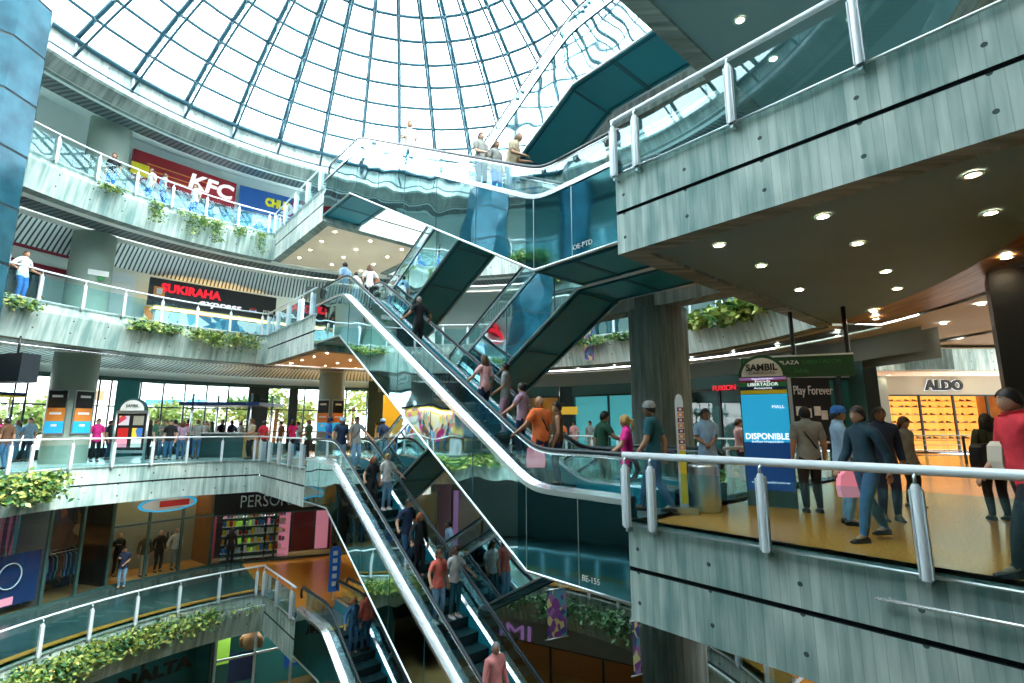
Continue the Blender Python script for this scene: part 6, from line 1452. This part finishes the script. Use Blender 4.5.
# --- eye-level left gallery: the crowd
crowd = [(-2, 17.6, 'magenta', 'denim_light', 'long', 'woman in magenta top at the far left edge of the gallery'), (6, 19.2, 'red', 'denim', 'short', 'person in dark red shirt beside the far left edge'), (17, 20.6, 'sky', 'denim_light', 'short', 'person in pale blue shirt seated by the window left of the first column'),
 (30, 20.9, 'sky', 'navy', 'short', 'person in blue beside the first painted column'), (98, 20.8, 'magenta', 'black', 'short', 'man in magenta shirt with yellow bag beside the first column'), (110, 22, 'black', 'navy', 'short', 'person in black between the magenta man and the arched directory'),
 (150, 22.2, 'black', 'black', 'short', 'person in black just right of the arched directory'), (156, 21.6, 'green', 'black', 'short', 'man in dark green shirt with hands at his sides, right of the directory'), (164, 23, 'grey', 'denim', 'short', 'tall person in grey behind the man in dark green'), (171, 21.8, 'black', 'denim', 'short', 'man in dark jacket, middle of the left crowd'),
 (176, 23.5, 'rose', 'navy', 'short', 'person in rose top half hidden in the left crowd'), (183, 22.2, 'lilac', 'denim', 'long', 'woman in lilac coat in the middle of the left crowd'), (188, 24, 'red', 'black', 'short', 'person in red left of the kiosk'), (198, 22.4, 'grey', 'denim', 'short', 'person in grey shirt at the left end of the kiosk'),
 (206, 25.8, 'white', 'navy', 'long', 'woman in white behind the kiosk counter'), (212, 25.6, 'green', 'black', 'short', 'person with bright green print behind the kiosk'), (222, 25.6, 'black', 'black', 'short', 'person in black at the middle of the kiosk'), (232, 25.7, 'navy', 'black', 'short', 'person in navy at the right half of the kiosk'),
 (241, 26.4, 'white', 'navy', 'short', 'person in white right of the kiosk centre'), (252, 22.4, 'khaki', 'black', 'long', 'woman in khaki at the right end of the kiosk'), (264, 23.2, 'red', 'black', 'short', 'person in dark red beyond the kiosk'), (281, 24.2, 'brown', 'teal', 'short', 'person in brown by the wide window'), (293, 25, 'magenta', 'navy', 'long', 'woman in magenta near the farther column'), (299, 26.5, 'sky', 'denim', 'short', 'person in pale blue near the farther column'),
 (309, 21.6, 'green', 'black', 'short', 'person in dark green standing just left of the farther column')]
rnd = random.Random(11)
for i, (px, Y, top, legs, hair, lab) in enumerate(crowd):
    q = fl(px, Y, 0); person(lab, q, rnd.uniform(0, 6.28), rnd.choice(['stand', 'front', 'walk', 'phone', 'stand']), top, legs, rnd.choice(['tan', 'brown', 'light']), hair, rnd.choice(['hair_black', 'hair_brown']), rnd.uniform(1.66, 1.78), 1, 1.0, women=hair == 'long')
# persons on the back gallery and other levels
mir = [(372, 27.5, 'yellow', 'red', 'person in yellow and red inside the yellow shop'), ]
for px, Y, top, legs, lab in mir: person(lab, fl(px + 5, Y, 0), 2.0, 'stand', top, legs, 'tan', 'short', 'hair_black', 1.65)
for px, Y, top, lab in ((562, 24.6, 'orange', 'person in orange before the warm shopfront behind the escalator'), (574, 24.8, 'rose', 'person in pink top right of the one in orange'), (590, 23.4, 'grey', 'person half hidden behind the young man in green')): person(lab, fl(px, Y, 0), 2.5, 'stand', top, 'khaki', 'tan', 'short', 'hair_black', 1.68)
person('man in white shirt looking up at the third level left railing', Vector((*cyl(20, 290, 13.3).xy, Z4)), math.radians(-90), 'rail_both', 'white', 'blue', 'tan', 'buzz', 'hair_brown', 1.75)
for px, top, lab in ((150, 'white', 'person in white at the top left railing under the dark red sign'), (163, 'sky', 'person in pale blue next to the one in white on the top left gallery'), (196, 'white', 'person in white top further right on the top left gallery'), (110, 'black', 'person in black on the top left gallery by the painted column')):
    q = cyl(px, 190, 13.6); person(lab, (q.x, q.y, Z5), rnd.uniform(0, 6), 'stand', top, 'blue', 'tan', 'short', 'hair_brown', 1.7)
for px, top, lab in ((608, 'yellow', 'person in amber on the back gallery of the third level'), (598, 'sky', 'person in blue at the left on the back gallery of the third level'), (617, 'blue', 'person in bright blue on the back gallery of the third level'), (726, 'blue', 'person in violet-blue at the railing seen past the concrete column'), (734, 'rose', 'person in rose at the railing seen past the concrete column')):
    q = cyl(px, 325 if px < 700 else 305, 13.2); person(lab, (q.x, q.y, Z4), rnd.uniform(0, 6), 'stand', top, 'teal', 'tan', 'short', 'hair_black', 1.7)
for a, top, legs, lab in ((162.5, 'brown', 'denim', 'person in brown by the stall mirrored in the escalator side'), (164.5, 'sky', 'denim', 'person in pale blue by the stall, mirrored only'), (167, 'magenta', 'denim', 'person in magenta by the stall, mirrored only'), (169, 'denim', 'denim', 'person all in denim blue by the stall, mirrored only')):
    q = pol(13.8, a); person(lab, (q.x, q.y, 0), rnd.uniform(0, 6), 'stand', top, legs, 'tan', 'short', 'hair_black', 1.7)
# lower gallery left
q = atz(121, 588, Z2); person('young woman in dark vest and light blue sleeves before the clothing shop', q, math.radians(200), 'phone', 'navy', 'denim_light', 'tan', 'short', 'hair_black', 1.6, 1, women=True)
q = atz(229, 565, Z2); person('dark dressed person before the shelves of coloured boxes', (q.x, q.y, Z2), math.radians(20), 'stand', 'black', 'black', 'tan', 'long', 'hair_black', 1.66, 2, women=True)
n_man = Vector((t.x, t.y)) if False else None
SLn = (SL[2] - SL[3]).normalized(); SLi = Vector((SLn.y, -SLn.x))
for f_, dd, top, legs, pose, lab in ((.30, .8, 'white', 'grey', 'akimbo', 'mannequin in white top with hand on hip in the clothing shop'), (.46, .9, 'black', 'black', 'stand', 'dark dressed mannequin in the middle of the clothing shop'), (.62, .7, 'brown', 'khaki', 'stand', 'mannequin in brown jacket left in the clothing shop'), (.80, 1.6, 'black', 'black', 'phone', 'mannequin with dark coat deep in the clothing shop')):
    q = SL[3] + (SL[2] - SL[3]) * f_ + SLi * dd; person(lab, (q.x, q.y, Z2 + .02), math.atan2(-SLi.y, -SLi.x) - math.pi / 2, pose, top, legs, 'light', 'bald', 'hair_black', 1.78, 2, .95, cat='mannequin', name='mannequin')
build_people()
